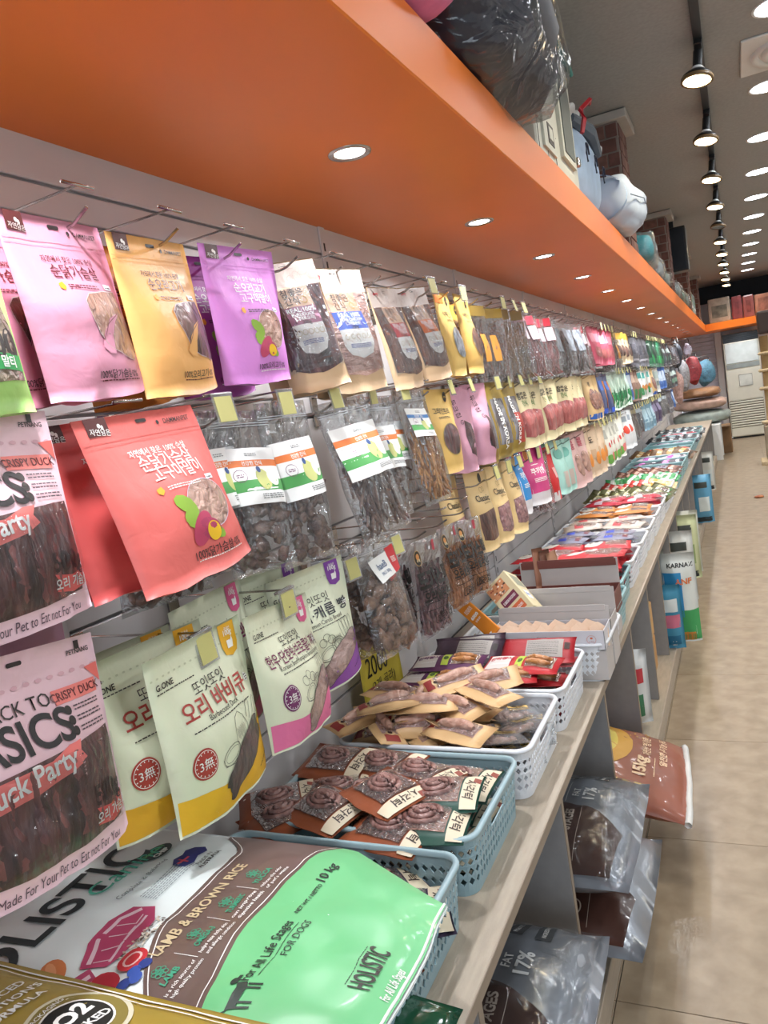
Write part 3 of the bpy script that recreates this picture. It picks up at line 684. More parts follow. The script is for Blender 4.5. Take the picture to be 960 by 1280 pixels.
at(basics_bag('pink and clear bag of long dark duck jerky at left edge, lowest row', 52), [-.73, .548, 1.212, -.13, .10, .13])
for k in range(2):
    b = Bag(.25, .24, .012, 'pouch', 60+k); o = start('jerky_bag', b, matte('#A5788A'), 'mauve back of a jerky bag, %s one deep behind the lowest pink bag' % ['first', 'second', 'third'][k], nx=8, ny=8); at(o, [-.78-.035*k, .553, 1.222, -.13, .05, .10])

# cream pouches with coloured foot, tab and bone window
def cream_pouch(w, h, col, tabc, title, en, label, seed, tcol='#A83A32', sealc=None, win=None, what=0):
    b = Bag(w, h, .035, 'pouch', seed, bow=.0, crease=.004); o = start('cream_pouch', b, matte('#DDE0C4'), label); A = Art(b.S, o)
    A.poly([(x*w, y*h) for x, y in [(-.485, .80), (-.2, .835), (.05, .84), (.28, .79), (.40, .72), (.48, .55), (.485, .8), (.49, .985), (.2, .985), (0, .985), (-.2, .985), (-.49, .985)]], matte(col), 'coloured_foot', 0, rings=5, c=(.05*w, .90*h))
    A.poly([(x*w, y*h) for x, y in [(.24, .01), (.42, .01), (.43, .15), (.41, .20), (.34, .22), (.27, .20), (.25, .15)]], matte(tabc), 'corner_tab', 1, rings=3); A.text('100g', .335*w, .075*h, .012, WHT, .02, 3); A.text('국내산', .335*w, .045*h, .006, WHT, .01, 3)
    A.poly([(x*w, y*h) for x, y in [(.31, .12), (.36, .12), (.37, .10), (.38, .13), (.37, .17), (.31, .17)]], WHT, 'dog_mark', 3, rings=1)
    for k in range(18): A.ell((-.46+.053*k)*w, .115*h, .0028, .0016, ink('#C3C6A8'), 'zip_dot', 0, n=6)
    A.text('G.ONE', -.36*w, .165*h, .012, INK, .02); A.fine(-.27*w, .20*h, .34*w, 1, INK, seed=seed)
    A.text('또잇또잇', .0, .27*h, .021, INK, .0); A.text(title, 0, .37*h, .032 if len(title) < 7 else .024, ink(tcol), .014, 3, width=min(.8*w, None or .8*w) if len(title) > 6 else None)
    A.text(en, .02*w, .445*h, .0115, INK, .0); A.fine(0, .48*h, .62*w, 1, INK, seed=seed)
    sc = ink(sealc or tcol); A.ell(-.30*w, .66*h, .0215, .0215, sc, 'round_seal', 1, n=28); A.ring(-.30*w, .66*h, .0185, .0185, .0008, WHT, 'round_seal', 3, 28); A.text('3無', -.30*w, .66*h, .017, WHT, .0, 4)
    for k in range(16): t = 2*pi*k/16; A.rect(-.30*w+.0162*cos(t), .66*h+.0162*sin(t), .0022, .0012, WHT, 'round_seal', 3, t, 1, 1)
    D = ink('#4A4A42')
    # line drawings: dish, bird or vegetables
    A.ring(-.06*w, .70*h, .023, .012, .0009, D, rot=-.25); A.ring(-.06*w, .70*h, .018, .008, .0006, D, rot=-.25); A.line([(-.16*w, .70*h), (-.15*w, .745*h), (-.05*w, .76*h), (.04*w, .70*h)], .0009, D)
    if what == 0:
        A.line([(x*w, y*h) for x, y in [(.05, .52), (.10, .50), (.16, .54), (.19, .60), (.18, .68), (.12, .72), (.05, .71), (.01, .65), (.02, .57)]], .001, D, closed=True)
        for dx, dy in ((.10, -.03), (.20, -.02), (.27, .0)): A.line([((.10+dx)*w, (.60+dy)*h), ((.13+dx)*w, (.52+dy)*h), ((.16+dx)*w, (.505+dy)*h), ((.17+dx)*w, (.53+dy)*h), ((.13+dx)*w, (.62+dy)*h)], .001, D)
    else:
        for k in range(4): A.ring((.20+.045*k)*w, .56*h, .006, .020, .0009, D, rot=.15*(k-1.5))
        for x, y, r in ((-.1, .60, .010), (-.04, .57, .009), (.02, .60, .010), (.10, .66, .018), (.10, .66, .012)): A.ring(x*w, y*h, r, r*.8, .0009, D, rot=.2)
    for k in range(14): A.line([((.03+.009*k)*w, (.58+.006*(k % 3))*h), ((.035+.009*k)*w, (.64+.008*(k % 4))*h)], .0005, D)
    # bone-shaped window, slanting upward
    ca, sa = cos(-.5), sin(-.5); B = []
    for k in range(40):
        t = 2*pi*k/40; x = .070*cos(t); y = .024*sin(t); q = abs(cos(t)); y *= 1+.75*max(0, q-.55)/.45*(1 if abs(sin(t)) > .12 else .5); x *= 1-.10*(abs(sin(t)) < .2)
        B.append((.11*w+x*ca-y*sa, .775*h+x*sa+y*ca))
    A.poly(B, win or meat('dark slices', '#5A5250', '#2C2828', 30), 'bone_window', 2, rings=4); A.line(B, .001, ink('#3C3A36'), 'window_rim', 3, closed=True)
    A.fine(.36*w, .90*h, .16*w, 1, INK, seed=seed, rot=-.4); A.rect(.37*w, .37*h, .05*w, .045*h, WHT, 'price_sticker', 3, rot=.5); A.fine(.37*w, .37*h, .008, 3, INK, layer=5, seed=seed)
    A.done(); return o
SL = meat('grey slices', '#B49A94', '#6E5854', 24, (1, 1, 1))
at(cream_pouch(.235, .245, '#E6B12A', '#E2A928', '오리 바비큐', 'Barbecued Duck', 'cream pouch with yellow foot and red lettering, front of the lowest row', 71), P['L1'])
at(cream_pouch(.235, .245, '#E0A828', '#DCA024', '오리 바비큐', 'Barbecued Duck', 'second cream pouch with yellow foot, just behind the front one', 72), [-.79, .80, 1.14, .05, .03, .02])
at(cream_pouch(.235, .24, '#D9A226', '#D79B22', '오리 바비큐', 'Barbecued Duck', 'rearmost cream pouch with yellow foot, shaded left edge showing', 73), [-.83, .775, 1.14, .05, .03, .02])
at(cream_pouch(.255, .222, '#E0709E', '#DC5F8E', '한우·단호박·브로콜리 져키', 'Korean Beef·Pumpkin·Broccoli Jerky', 'cream pouch with pink foot and purple seal, lowest row', 74, '#6E1F4A', '#6E2A5E', SL, 1), P['L2'])
at(cream_pouch(.22, .235, '#D96A96', '#D85A88', '한우·단호박', 'Korean Beef', 'cream pouch with pink tab peeping above the pink-footed one', 75, '#6E1F4A', '#6E2A5E', SL, 1), [-.83, 1.00, 1.155, -.1, .02, 0])
at(cream_pouch(.20, .235, '#8C4CA8', '#7C3F98', '연어·캐롭 빵', 'Salmon·Carob Bread', 'cream pouch with purple foot and purple tab, lowest row', 76, '#2B2B33', '#6E2A5E', SL, 1), P['L3'])
at(cream_pouch(.20, .235, '#8C4CA8', '#7C3F98', '연어·캐롭 빵', 'Salmon·Carob Bread', 'cream pouch hidden behind the purple-footed one, top edge showing', 77, '#2B2B33', '#6E2A5E', SL, 1), [-.84, 1.19, 1.15, .1, .0, 0])

# tripe bags with white and red label, and black lettered bags
def white_label_bag(label, seed, full=True):
    o, b = clear_bag(.185, .25, label, seed, LUNG, 'lump', farm=False, n=34, size=.017, t0=.3)
    A = Art(b.S, o, .0022); w, h = b.w, b.h
    if full:
        A.rect(.10*w, .25*h, .105, .052, ink('#EDEDEA'), 'label', 1, -.12); A.rect(.36*w, .215*h, .038, .058, ink('#C8282E'), 'label_red_end', 2, -.12)
        A.text('haeB', .05*w, .235*h, .021, ink('#56688A'), .02, 4, -.12); A.text('PRO 300g', .07*w, .305*h, .010, ink('#56688A'), .01, 4, -.12); A.text('Chaireau', .12*w, .36*h, .011, ink('#B03030'), .01, 4, -.2)
        A.fine(.36*w, .22*h, .02, 4, WHT, layer=4, seed=seed)
    A.done(); return o
at(white_label_bag('clear bag of brown tripe with white and red label, above the price card', 81), P['L4'])
at(white_label_bag('clear bag of brown tripe behind the white-labelled one', 82, False), P_('L4', -.06, -.03, .0, .2))
def lettered_bag(label, seed, content, w=.165, h=.25, kind='stick'):
    b = Bag(w, h, .03, 'clear', seed, crease=.005, back=.8); o = start('lettered_bag', b, film('lettered film', amt=.0, bscale=14, strength=.8, haze=.02), label); chunks(b, 70, content, o, .32, .96, .018, kind, seed)
    A = Art(b.S, o, .0022); K = ink('#17130F')
    A.ell(-.27*w, .17*h, .016, .020, ink('#C8A468'), 'round_badge', 1, n=20); A.ell(-.27*w, .17*h, .0145, .0185, K, 'round_badge', 2, n=20); A.ell(-.27*w, .155*h, .008, .008, ink('#C98A4A'), 'round_badge', 3, n=12); A.text('수제', -.27*w, .195*h, .009, ink('#E8D8B0'), .02, 4)
    for k in range(3): A.ell(.25*w, (.06+.035*k)*h, .007, .006, ink('#A8404A'), 'red_stamp', 1, n=10)
    A.rect(.13*w, .11*h, .008, .008, STK, 'price_sticker', 1)
    A.text('도기스틱', 0, .40*h, .050, K, .05, 6, width=.86*w); A.line([(-.4*w, .50*h), (.42*w, .50*h)], .0016, K, 'lettering', 3); A.text('오리슬라이스', 0, .565*h, .030, K, .04, 6, width=.8*w)
    A.line([(-.4*w, .63*h), (.42*w, .63*h)], .0016, K, 'lettering', 3); A.line([(-.4*w, .70*h), (.42*w, .70*h)], .0016, K, 'lettering', 3)
    A.line(rr(.04*w, .80*h, .6*w, .09*h, .004), .0018, K, 'lettering', 3, closed=True); A.text('인도어도그', .04*w, .80*h, .020, K, .04, 6, width=.5*w)
    A.done(); return o
PUR = meat('purple sticks', '#A87C7C', '#6E4C50', 35, (1, 1, 1)); ORJ = meat('orange jerky', '#D8945F', '#A86A42', 25, (1, 1, 1))
at(lettered_bag('clear bag of plum sticks with large black lettering', 91, PUR), P['L5'])
at(lettered_bag('clear bag of orange jerky with black lettering, behind the plum sticks', 92, ORJ, .14, .23), P['L6'])
at(lettered_bag('clear bag of orange jerky with black lettering, nearest the kraft pouches', 93, ORJ, .14, .23), P['L7'])
at(lettered_bag('clear bag with black lettering squeezed before the plum sticks bag', 94, PUR, .14, .24), [-.82, 1.69, 1.085, .3, .02, .02])
# classic kraft pouches
def classic_pouch(label, seed, w=.145, h=.26):
    b = Bag(w, h, .028, 'pouch', seed); o = start('classic_pouch', b, matte('#E3C48C'), label, nx=8, ny=12); A = Art(b.S, o)
    A.ell(.15*w, .10*h, .010, .017, INK, 'round_badge', 1, n=14); A.ring(.05*w, .25*h, .008, .009, .0012, ink('#8A6A3A'), 'print_shape', 1, 12); A.ring(.14*w, .245*h, .006, .008, .0012, ink('#8A6A3A'), 'print_shape', 1, 12)
    A.text('Classic', .0, .35*h, .030, INK, .01, 3, rot=.06); A.fine(.1*w, .42*h, .3*w, 2, ink('#8A6A3A'), seed=seed)
    A.poly([(x*w, y*h) for x, y in [(-.36, .54), (0, .52), (.36, .50), (.40, .70), (.36, .86), (0, .90), (-.36, .86), (-.38, .7)]], PUR if seed % 2 else WM_brown, 'clear_window', 0, rings=6)
    A.done(); return o
for i, (dy, dx, yaw, lb) in enumerate([(2.26, -.86, .1, 'kraft pouch with small crown print deep behind the hook wires'), (2.375, -.80, .2, 'first kraft pouch with script word and plum window, lowest row'), (2.515, -.785, .12, 'second kraft pouch in the lowest row, window tilted forward'), (2.60, -.82, .2, 'third kraft pouch, mostly behind the second'), (2.66, -.77, .1, 'last kraft pouch, next to the bright blue pouch')]):
    at(classic_pouch(lb, 101+i), [dx, dy, 1.178, yaw, .08, .02])
# blue and magenta pouches with white foot
def cookie_pouch(col, label, seed, w, h, badge=True, word='쿠키앤'):
    b = Bag(w, h, .026, 'pouch', seed); o = start('cookie_pouch', b, matte('#D4D2D6'), label, nx=8, ny=12); A = Art(b.S, o); m = matte(col)
    A.rect(0, .40*h, w*.97, .80*h, m, 'printed_front', 0)
    A.text(word, .02*w, .42*h, .030, WHT, .02, 3, width=.55*w); A.fine(0, .58*h, .5*w, 3, WHT, seed=seed, h=.003, gap=.006); A.fine(0, .30*h, .3*w, 1, WHT, seed=seed, h=.003)
    A.ell(.32*w, .34*h, .005, .005, ink('#F0C8D8'), 'print_shape', 2, n=8); A.ell(.30*w, .48*h, .006, .006, ink('#F0C8D8'), 'print_shape', 2, n=8)
    if badge: A.ell(-.22*w, .10*h, .016, .024, ink('#E8B050'), 'round_badge', 1, n=16); A.ell(-.22*w, .10*h, .013, .020, ink('#B86A2A'), 'round_badge', 2, n=16)
    A.done(); return o
at(cookie_pouch('#2F86C8', 'bright blue pouch with white foot, lowest row', 111, .12, .235), [-.77, 2.76, 1.20, .0, .1, .02])
at(cookie_pouch('#C8407F', 'magenta pink pouch with white foot and orange badge, lowest row', 112, .18, .22), [-.765, 2.975, 1.185, .30, .1, 0])
at(cookie_pouch('#C8407F', 'magenta pouch directly behind the front magenta one', 113, .17, .215), [-.81, 2.945, 1.185, .25, .06, 0])
# pale pink folded pouches and gold 'made in korea' bags, middle row
def pink_fold(label, seed):
    b = Bag(.105, .255, .035, 'pouch', seed, crease=.012); o = start('folded_pouch', b, matte('#D9A0B4'), label, nx=8, ny=12); A = Art(b.S, o)
    A.text('듀크칩', -.05*b.w, .25*b.h, .022, INK, .0, rot=pi/2-.2); A.text('G', .05*b.w, .42*b.h, .02, INK, .0); A.poly([(x*b.w, y*b.h) for x, y in [(.15, .4), (.35, .45), (.42, .65), (.35, .85), (.15, .8), (.1, .6)]], WM_dark, 'clear_window', 0); A.done(); return o
at(pink_fold('pale pink folded pouch, first of two in the middle row', 121), [-.78, 2.235, 1.45, .75, .05, .03])
at(pink_fold('pale pink folded pouch, second of two in the middle row', 122), [-.765, 2.37, 1.455, .55, .07, .03])
def korea_bag(label, seed, red=False, dark=False):
    w, h = .115, .265; b = Bag(w, h, .03, 'clear', seed, crease=.006); o = start('gold_bag', b, matte('#9A8038' if not dark else '#5E4A20'), label, nx=8, ny=12); A = Art(b.S, o)
    A.rect(.0, .52*h, .8*w, .60*h, meat('silvery jerky', '#8C8A90', '#3E3436', 50), 'clear_window', 0)
    if red: A.rect(.08*w, .66*h, .55*w, .42*h, ink('#A8382E'), 'print_panel', 1)
    A.text('MADE IN KOREA', -.12*w, .55*h, .028, WHT, .03, 4, rot=pi/2, width=.68*h); A.done(); return o
at(korea_bag('gold and silver bag lettered down its side, first of the gold bags', 131), [-.78, 2.47, 1.45, .25, .05, .02])
at(korea_bag('gold and silver bag lettered down its side, second of the gold bags', 132), [-.765, 2.60, 1.455, .2, .05, .02])
at(korea_bag('gold bag with red lower panel lettered down its side', 133, True), [-.765, 2.78, 1.455, .2, .05, .02])

# handwritten yellow price card
b = Bag(.235, .19, .001, 'flat', 5, crease=.0015); b.prof = lambda t: .3
o = start('price_card', b, mat('yellow card', '#D2BE45', rough=.55, var=.03), 'yellow handwritten price card hanging above the white baskets'); o['category'] = 'sign'
A = Art(b.S, o); K = ink('#1C1A16'); A.text('2000', -.10*b.w, .30*b.h, .075, K, .0, width=.125); A.text('원', .36*b.w, .26*b.h, .034, K, .0)
A.text('(3개 골라)', .0, .60*b.h, .034, K, 0, width=.14); A.text('행사', .2*b.w, .80*b.h, .030, K, 0); A.done()
CARD = o; hang(o, -.95, 1.80, .805, .02, .05, .05)

# ================================================================== hooks and price tickets
M_tick = mat('ticket yellow', '#C2BC78', rough=.5, var=.03); M_hold = film('ticket holder', amt=.12, bscale=4, strength=.1, haze=.12)
def make_hook(L=.245):
    e = empty('display_hook')
    mk('bracket', bbox(0, -.014, -.028, .006, .014, .05, .001), M_steel, e)
    mk('prong', tube([(.004, 0, 0), (L-.028, 0, 0), (L-.012, 0, .003), (L+.016, 0, .017)], .0024, 8), M_steel, e, smooth=True)
    mk('ticket_wire', tube([(.004, 0, .045), (L+.008, 0, .047)], .0019, 8), M_steel, e, smooth=True)
    mk('crossbar', tube([(L+.008, -.026, .047), (L+.008, .026, .047)], .0026, 8), M_steel, e, smooth=True)
    return e
def make_ticket():
    e = empty('price_ticket')
    mk('holder', bbox(0, -.024, -.046, .0015, .024, .004, .0005), M_hold, e)
    mk('paper_slip', box(.0004, -.019, -.042, .0021, .019, -.001), M_tick, e)
    mk('hinge_clip', tube([(0, -.024, .003), (0, .024, .003)], .003, 6), M_hold, e)
    return e
ROWN = {'U': 'top', 'M': 'middle', 'L': 'lowest'}
ROWZ = {'U': 1.708, 'M': 1.427, 'L': 1.083}
HOOKS = {'U': [.64, .812, .98, 1.16, 1.336, 1.525, 1.733, 1.93, 2.071, 2.21, 2.342], 'M': [.64, .825, 1.02, 1.209, 1.398, 1.578, 1.76, 1.93, 2.10, 2.28, 2.42, 2.58, 2.74], 'L': [.65, .868, 1.103, 1.351, 1.575, 1.75, 1.92, 2.10, 2.28, 2.42, 2.58, 2.72]}
for k, stop in (('U', 12.4), ('M', 11.4), ('L', 10.6)):
    y = HOOKS[k][-1]+.15
    while y < stop: HOOKS[k].append(round(y, 3)); y += .15
TICK = {'U': [8, 10] + list(range(13, 16))+list(range(28, 32))+list(range(38, 41))+list(range(46, 60)), 'M': list(range(2, 7))+[8, 9, 11, 12, 13, 14, 15]+list(range(30, 36))+list(range(40, 44)), 'L': [1, 2, 3, 4, 9, 10, 11, 12, 13, 14, 15]+list(range(22, 30))+list(range(34, 50))}
hk = None; tk = None
for k in 'UML':
    for i, y in enumerate(HOOKS[k]):
        if hk is None: o = hk = make_hook()
        else: o = copy_tree(hk)
        z = ROWZ[k]+(.055 if k == 'L' and y > 2.25 else 0); o.location = (-1.0+.0005, y, z); o.rotation_euler = (0, 0, radians(random.uniform(-3, 3)))
        tag(o, 'chrome display hook, %s from the near end of the %s row' % (ORD[i], ROWN[k]), 'hook', 'chrome display hooks along the panelled wall')
        if i in TICK[k]:
            if tk is None: t = tk = make_ticket()
            else: t = copy_tree(tk)
            t.location = (-1.0+.258, y, z+.044); t.rotation_euler = (0, radians(random.uniform(-14, -2)), radians(random.uniform(-8, 4)))
            tag(t, 'yellow price ticket in clear holder on the %s hook of the %s row' % (ORD[i], ROWN[k]), 'price ticket', 'yellow price tickets on the hooks')

# ================================================================== the long rows of bags beyond
def simple_bag(name, w, h, body, art, kind='pouch', seed=0, content=None, d=.028, nc=18, ck='stick', n=(6, 9)):
    b = Bag(w, h, d, kind, seed, crease=.006, back=.7); o = mk(name, b.mesh(*n), body, smooth=True)
    if content: chunks(b, nc, content, o, .22, .95, .018, ck, seed)
    A = Art(b.S, o, .002)
    for q in art:
        if q[0] == 'r': A.rect(q[1]*w, q[2]*h, q[3]*w, q[4]*h, q[5], q[6] if len(q) > 6 else 'print_panel', 0, nx=3, ny=3)
        elif q[0] == 'e': A.ell(q[1]*w, q[2]*h, q[3]*w, q[4]*h, q[5], q[6] if len(q) > 6 else 'print_shape', 1, n=12)
        elif q[0] == 't': A.text(q[1], q[2]*w, q[3]*h, q[4], q[5], .02, 3)
        elif q[0] == 'p': A.poly([(x*w, y*h) for x, y in q[1]], q[2], q[3] if len(q) > 3 else 'clear_window', 1)
    A.done(); return o
REDM = meat('deep red jerky', '#C46E6A', '#8A4040', 25, (1, 1, .4)); BRN = meat('long brown chews', '#A97C4E', '#6A4A30', 25, (1, 1, .1)); GRM = meat('green chews', '#2E6B45', '#123524', 30); BLM = meat('blue grey bits', '#6F7F8E', '#333C4A', 30)
J = ink
PR = {
 'goldhead': ('clear bag with gold header', simple_bag('clear_bag', .13, .27, FILM2, [('r', 0, .07, .95, .13, J('#8A6E28')), ('r', -.15, .55, .25, .35, J('#C98A3A'))], 'clear', 201, MAS)),
 'brown': ('tall bag of long brown chews', simple_bag('chew_bag', .13, .28, FILM2, [('r', .1, .08, .6, .14, J('#7A5E24'))], 'clear', 202, BRN, nc=60)),
 'redj': ('clear bag of deep red jerky', simple_bag('jerky_bag', .15, .27, FILM2, [('r', .05, .10, .5, .13, J('#B52A38')), ('r', .12, .30, .42, .22, J('#E2C9CF'), 'label')], 'clear', 203, REDM, nc=64)),
 'silv': ('silver-fronted clear bag of dark jerky', simple_bag('jerky_bag', .13, .26, FILM2, [('r', .1, .35, .5, .45, meat('silver bits', '#9AA0A6', '#4A4C55', 60))], 'clear', 204, WM_dark, nc=24)),
 'pink': ('flat rose red pouch', simple_bag('treat_pouch', .14, .22, matte('#C25468'), [('r', 0, .3, .7, .25, J('#D98A98')), ('e', 0, .7, .25, .14, REDM)], 'pouch', 205)),
 'gold': ('yellow-topped beige pouch', simple_bag('treat_pouch', .15, .22, matte('#D9C29E'), [('r', 0, .12, .96, .2, J('#D9A63A')), ('e', 0, .62, .3, .2, WM_brown), ('t', '수제', 0, .3, .03, INK)], 'pouch', 206)),
 'grey': ('grey foil pouch', simple_bag('foil_pouch', .13, .25, mat('grey foil', '#7C7A80', rough=.3, metal=.6, bump=.3), [('r', 0, .45, .6, .35, J('#4E4C54')), ('r', 0, .8, .7, .06, J('#B9B6BE'))], 'pouch', 207)),
 'green': ('dark green pouch', simple_bag('foil_pouch', .15, .26, mat('green foil', '#2C6A48', rough=.28, coat=.6, bump=.3), [('r', -.1, .45, .35, .5, J('#1B3A2A')), ('r', .25, .75, .25, .3, J('#3FA860')), ('r', 0, .2, .5, .08, J('#CFE2D4'))], 'pouch', 208)),
 'blk': ('black and silver pouch', simple_bag('foil_pouch', .14, .26, mat('dark foil', '#3B3E44', rough=.3, coat=.5, bump=.3), [('r', 0, .35, .6, .2, J('#A9B8B4')), ('r', .1, .7, .4, .2, J('#6C8C7A'))], 'pouch', 209)),
 'cream': ('cream pouch with plum jerky window', simple_bag('cream_pouch', .155, .25, matte('#D9CBA2'), [('p', [(-.38, .46), (0, .42), (.38, .46), (.38, .84), (0, .88), (-.38, .84)], REDM), ('t', '참좋은', 0, .2, .03, INK), ('t', '간식', 0, .32, .026, J('#4F7A3A'))], 'pouch', 210)),
 'beige': ('beige pouch with nut-brown bits', simple_bag('treat_pouch', .13, .25, matte('#CFAF7E'), [('e', 0, .55, .33, .25, MAS), ('r', 0, .93, .9, .1, J('#2E5BA8')), ('t', '껌', 0, .2, .03, INK)], 'pouch', 211)),
 'blor': ('navy bag with orange strip', simple_bag('clear_bag', .14, .25, mat('navy foil', '#33406E', rough=.35, coat=.5, bump=.2), [('r', .28, .55, .3, .7, J('#D98438')), ('r', -.1, .3, .4, .25, J('#3F63B0')), ('r', -.1, .93, .5, .1, J('#2E5BD0'))], 'pouch', 212)),
 'whgr': ('white and green striped pouch', simple_bag('foil_pouch', .12, .25, matte('#C3D6C8'), [('r', 0, .75, .9, .4, J('#1F7A46')), ('r', 0, .35, .5, .35, J('#A9C4B4')), ('r', .2, .62, .2, .4, J('#174A30'))], 'pouch', 213)),
 'brgr': ('brown pouch with green foot', simple_bag('treat_pouch', .13, .24, matte('#8A6A5C'), [('r', 0, .8, .9, .3, J('#3C7A48')), ('r', 0, .3, .6, .25, J('#B59C8A'))], 'pouch', 214)),
 'whor': ('white pouch with orange biscuit print', simple_bag('treat_pouch', .15, .25, matte('#D5D9D6'), [('e', .1, .62, .25, .1, J('#C9813A')), ('r', 0, .2, .7, .2, J('#4FA9A4')), ('r', -.2, .75, .4, .25, J('#3C8A58'))], 'pouch', 215)),
 'white': ('white carded toy pack', simple_bag('carded_pack', .12, .24, matte('#D2D2CC'), [('r', 0, .3, .7, .3, J('#A9B6B0')), ('r', 0, .65, .6, .2, J('#8A9490'))], 'pouch', 216, d=.012)),
 'bluew': ('blue and white toy pack', simple_bag('carded_pack', .14, .22, matte('#3D63A8'), [('r', .1, .4, .5, .5, J('#C3D3E6')), ('r', -.2, .7, .3, .2, J('#6A93D0'))], 'pouch', 217, d=.02)),
 'clearb': ('clear bag of blue-grey bits', simple_bag('clear_bag', .13, .23, FILM2, [('r', 0, .2, .7, .15, J('#B5C2CC'))], 'clear', 218, BLM)),
 'redtri': ('scarlet folded pouch with white foot', simple_bag('folded_pouch', .12, .23, matte('#C8282C'), [('r', 0, .92, .95, .15, J('#D8D8D8')), ('r', .15, .5, .2, .2, J('#E8B0B0'))], 'pouch', 219)),
 'mint': ('mint green pouch', simple_bag('treat_pouch', .15, .24, matte('#9CC8BE'), [('e', 0, .25, .3, .1, J('#5E9C90')), ('r', .1, .75, .6, .3, J('#B9A9A0'))], 'pouch', 220)),
 'palep': ('pale pink clear-backed pouch', simple_bag('treat_pouch', .13, .26, matte('#CFA9A6'), [('e', 0, .6, .3, .22, WM_pale), ('t', '콜', 0, .2, .05, J('#B04A5A'))], 'pouch', 221)),
 'tanp': ('pale tan pouch with orange print', simple_bag('treat_pouch', .15, .26, matte('#CDB59A'), [('e', .2, .65, .18, .14, J('#D88A3C')), ('t', '인도', -.1, .25, .04, INK), ('r', -.1, .55, .4, .2, J('#B89A7C'))], 'pouch', 222)),
 'whfl': ('white pouch with fruit print foot', simple_bag('treat_pouch', .15, .27, matte('#DCDDD2'), [('e', -.1, .86, .32, .1, J('#69A84A')), ('e', .2, .8, .14, .1, J('#E07A78')), ('e', .0, .55, .07, .06, J('#C83A3A')), ('e', .25, .5, .06, .06, J('#C83A3A')), ('r', -.1, .3, .3, .2, J('#A9A9A0'))], 'pouch', 223)),
 'whred': ('white pouch with red apple print', simple_bag('treat_pouch', .15, .26, matte('#D8DCE0'), [('e', -.15, .5, .26, .12, J('#D2432E')), ('r', 0, .2, .6, .15, J('#8E9AA6'))], 'pouch', 224)),
 'brnc': ('brown-grey clear chew bag', simple_bag('chew_bag', .13, .25, FILM2, [('r', 0, .12, .8, .12, J('#8A7E60'))], 'clear', 225, WM_brown)),
 'cyan': ('slim steel blue pack', simple_bag('slim_pack', .10, .24, mat('blue foil', '#6C93A8', rough=.3, coat=.5, bump=.3), [('r', 0, .5, .5, .5, J('#A9C6D2'))], 'pouch', 226)),
 'plum': ('slim plum pack', simple_bag('slim_pack', .10, .24, mat('plum foil', '#4A3C5C', rough=.3, coat=.5, bump=.3), [('r', 0, .4, .5, .3, J('#8A80A0'))], 'pouch', 227)),
}
used = set()
RUNS = {
 'U': [('goldhead', 2.60, 2), ('brown', 2.85, 2), ('redj', 3.07, 5), ('silv', 3.62, 5), ('redj', 4.25, 3), ('pink', 4.72, 6), ('goldhead', 5.5, 2), ('gold', 5.75, 5), ('grey', 6.7, 7), ('green', 8.0, 9), ('blk', 9.7, 5), ('silv', 10.6, 5), ('grey', 11.5, 4)],
 'M': [('cream', 2.98, 2), ('cream', 3.28, 7), ('beige', 4.42, 3), ('blor', 4.98, 2), ('whgr', 5.28, 6), ('bluew', 6.15, 1), ('brgr', 6.35, 4), ('whor', 6.95, 5), ('beige', 7.85, 2), ('white', 8.2, 2), ('bluew', 8.55, 5), ('clearb', 9.4, 5), ('blk', 10.3, 5)],
 'L': [('brnc', 3.10, 1), ('redtri', 3.26, 1), ('mint', 3.48, 2), ('palep', 3.82, 2), ('tanp', 4.12, 4), ('whfl', 4.80, 5), ('whred', 5.65, 2), ('brnc', 6.05, 3), ('clearb', 6.6, 1), ('cyan', 6.85, 5), ('plum', 7.6, 6), ('clearb', 8.5, 6), ('grey', 9.5, 4), ('bluew', 10.1, 2)]}
seen = {}
rg = random.Random(4)
for k in 'UML':
    zt = {'U': 1.722, 'M': 1.446, 'L': 1.165}[k]
    for key, y0, n in RUNS[k]:
        desc, proto = PR[key]; seen[(k, key)] = seen.get((k, key), 0)
        for i in range(n):
            seen[(k, key)] += 1; c = seen[(k, key)]
            for dp in (0, 1):
                if key in used: o = copy_tree(proto)
                else: o = proto; used.add(key)
                y = y0+.145*i+rg.uniform(-.02, .02)-.025*dp; zz = zt if not (k == 'L' and y < 2.2) else zt-.055
                hang(o, -.772-.055*dp+rg.uniform(-.012, .012), y, zz+rg.uniform(-.008, .004), rg.uniform(.05, .55)-(.1 if dp else 0), rg.uniform(.02, .12), rg.uniform(-.06, .06))
                tag(o, '%s, %s of its kind along the %s row%s' % (desc, ORD[c-1], ROWN[k], ', behind' if dp else ', in front'), 'bag', '%s bags in the %s row' % (key_name := desc.split(' with ')[0].split(' of ')[0], ROWN[k]))

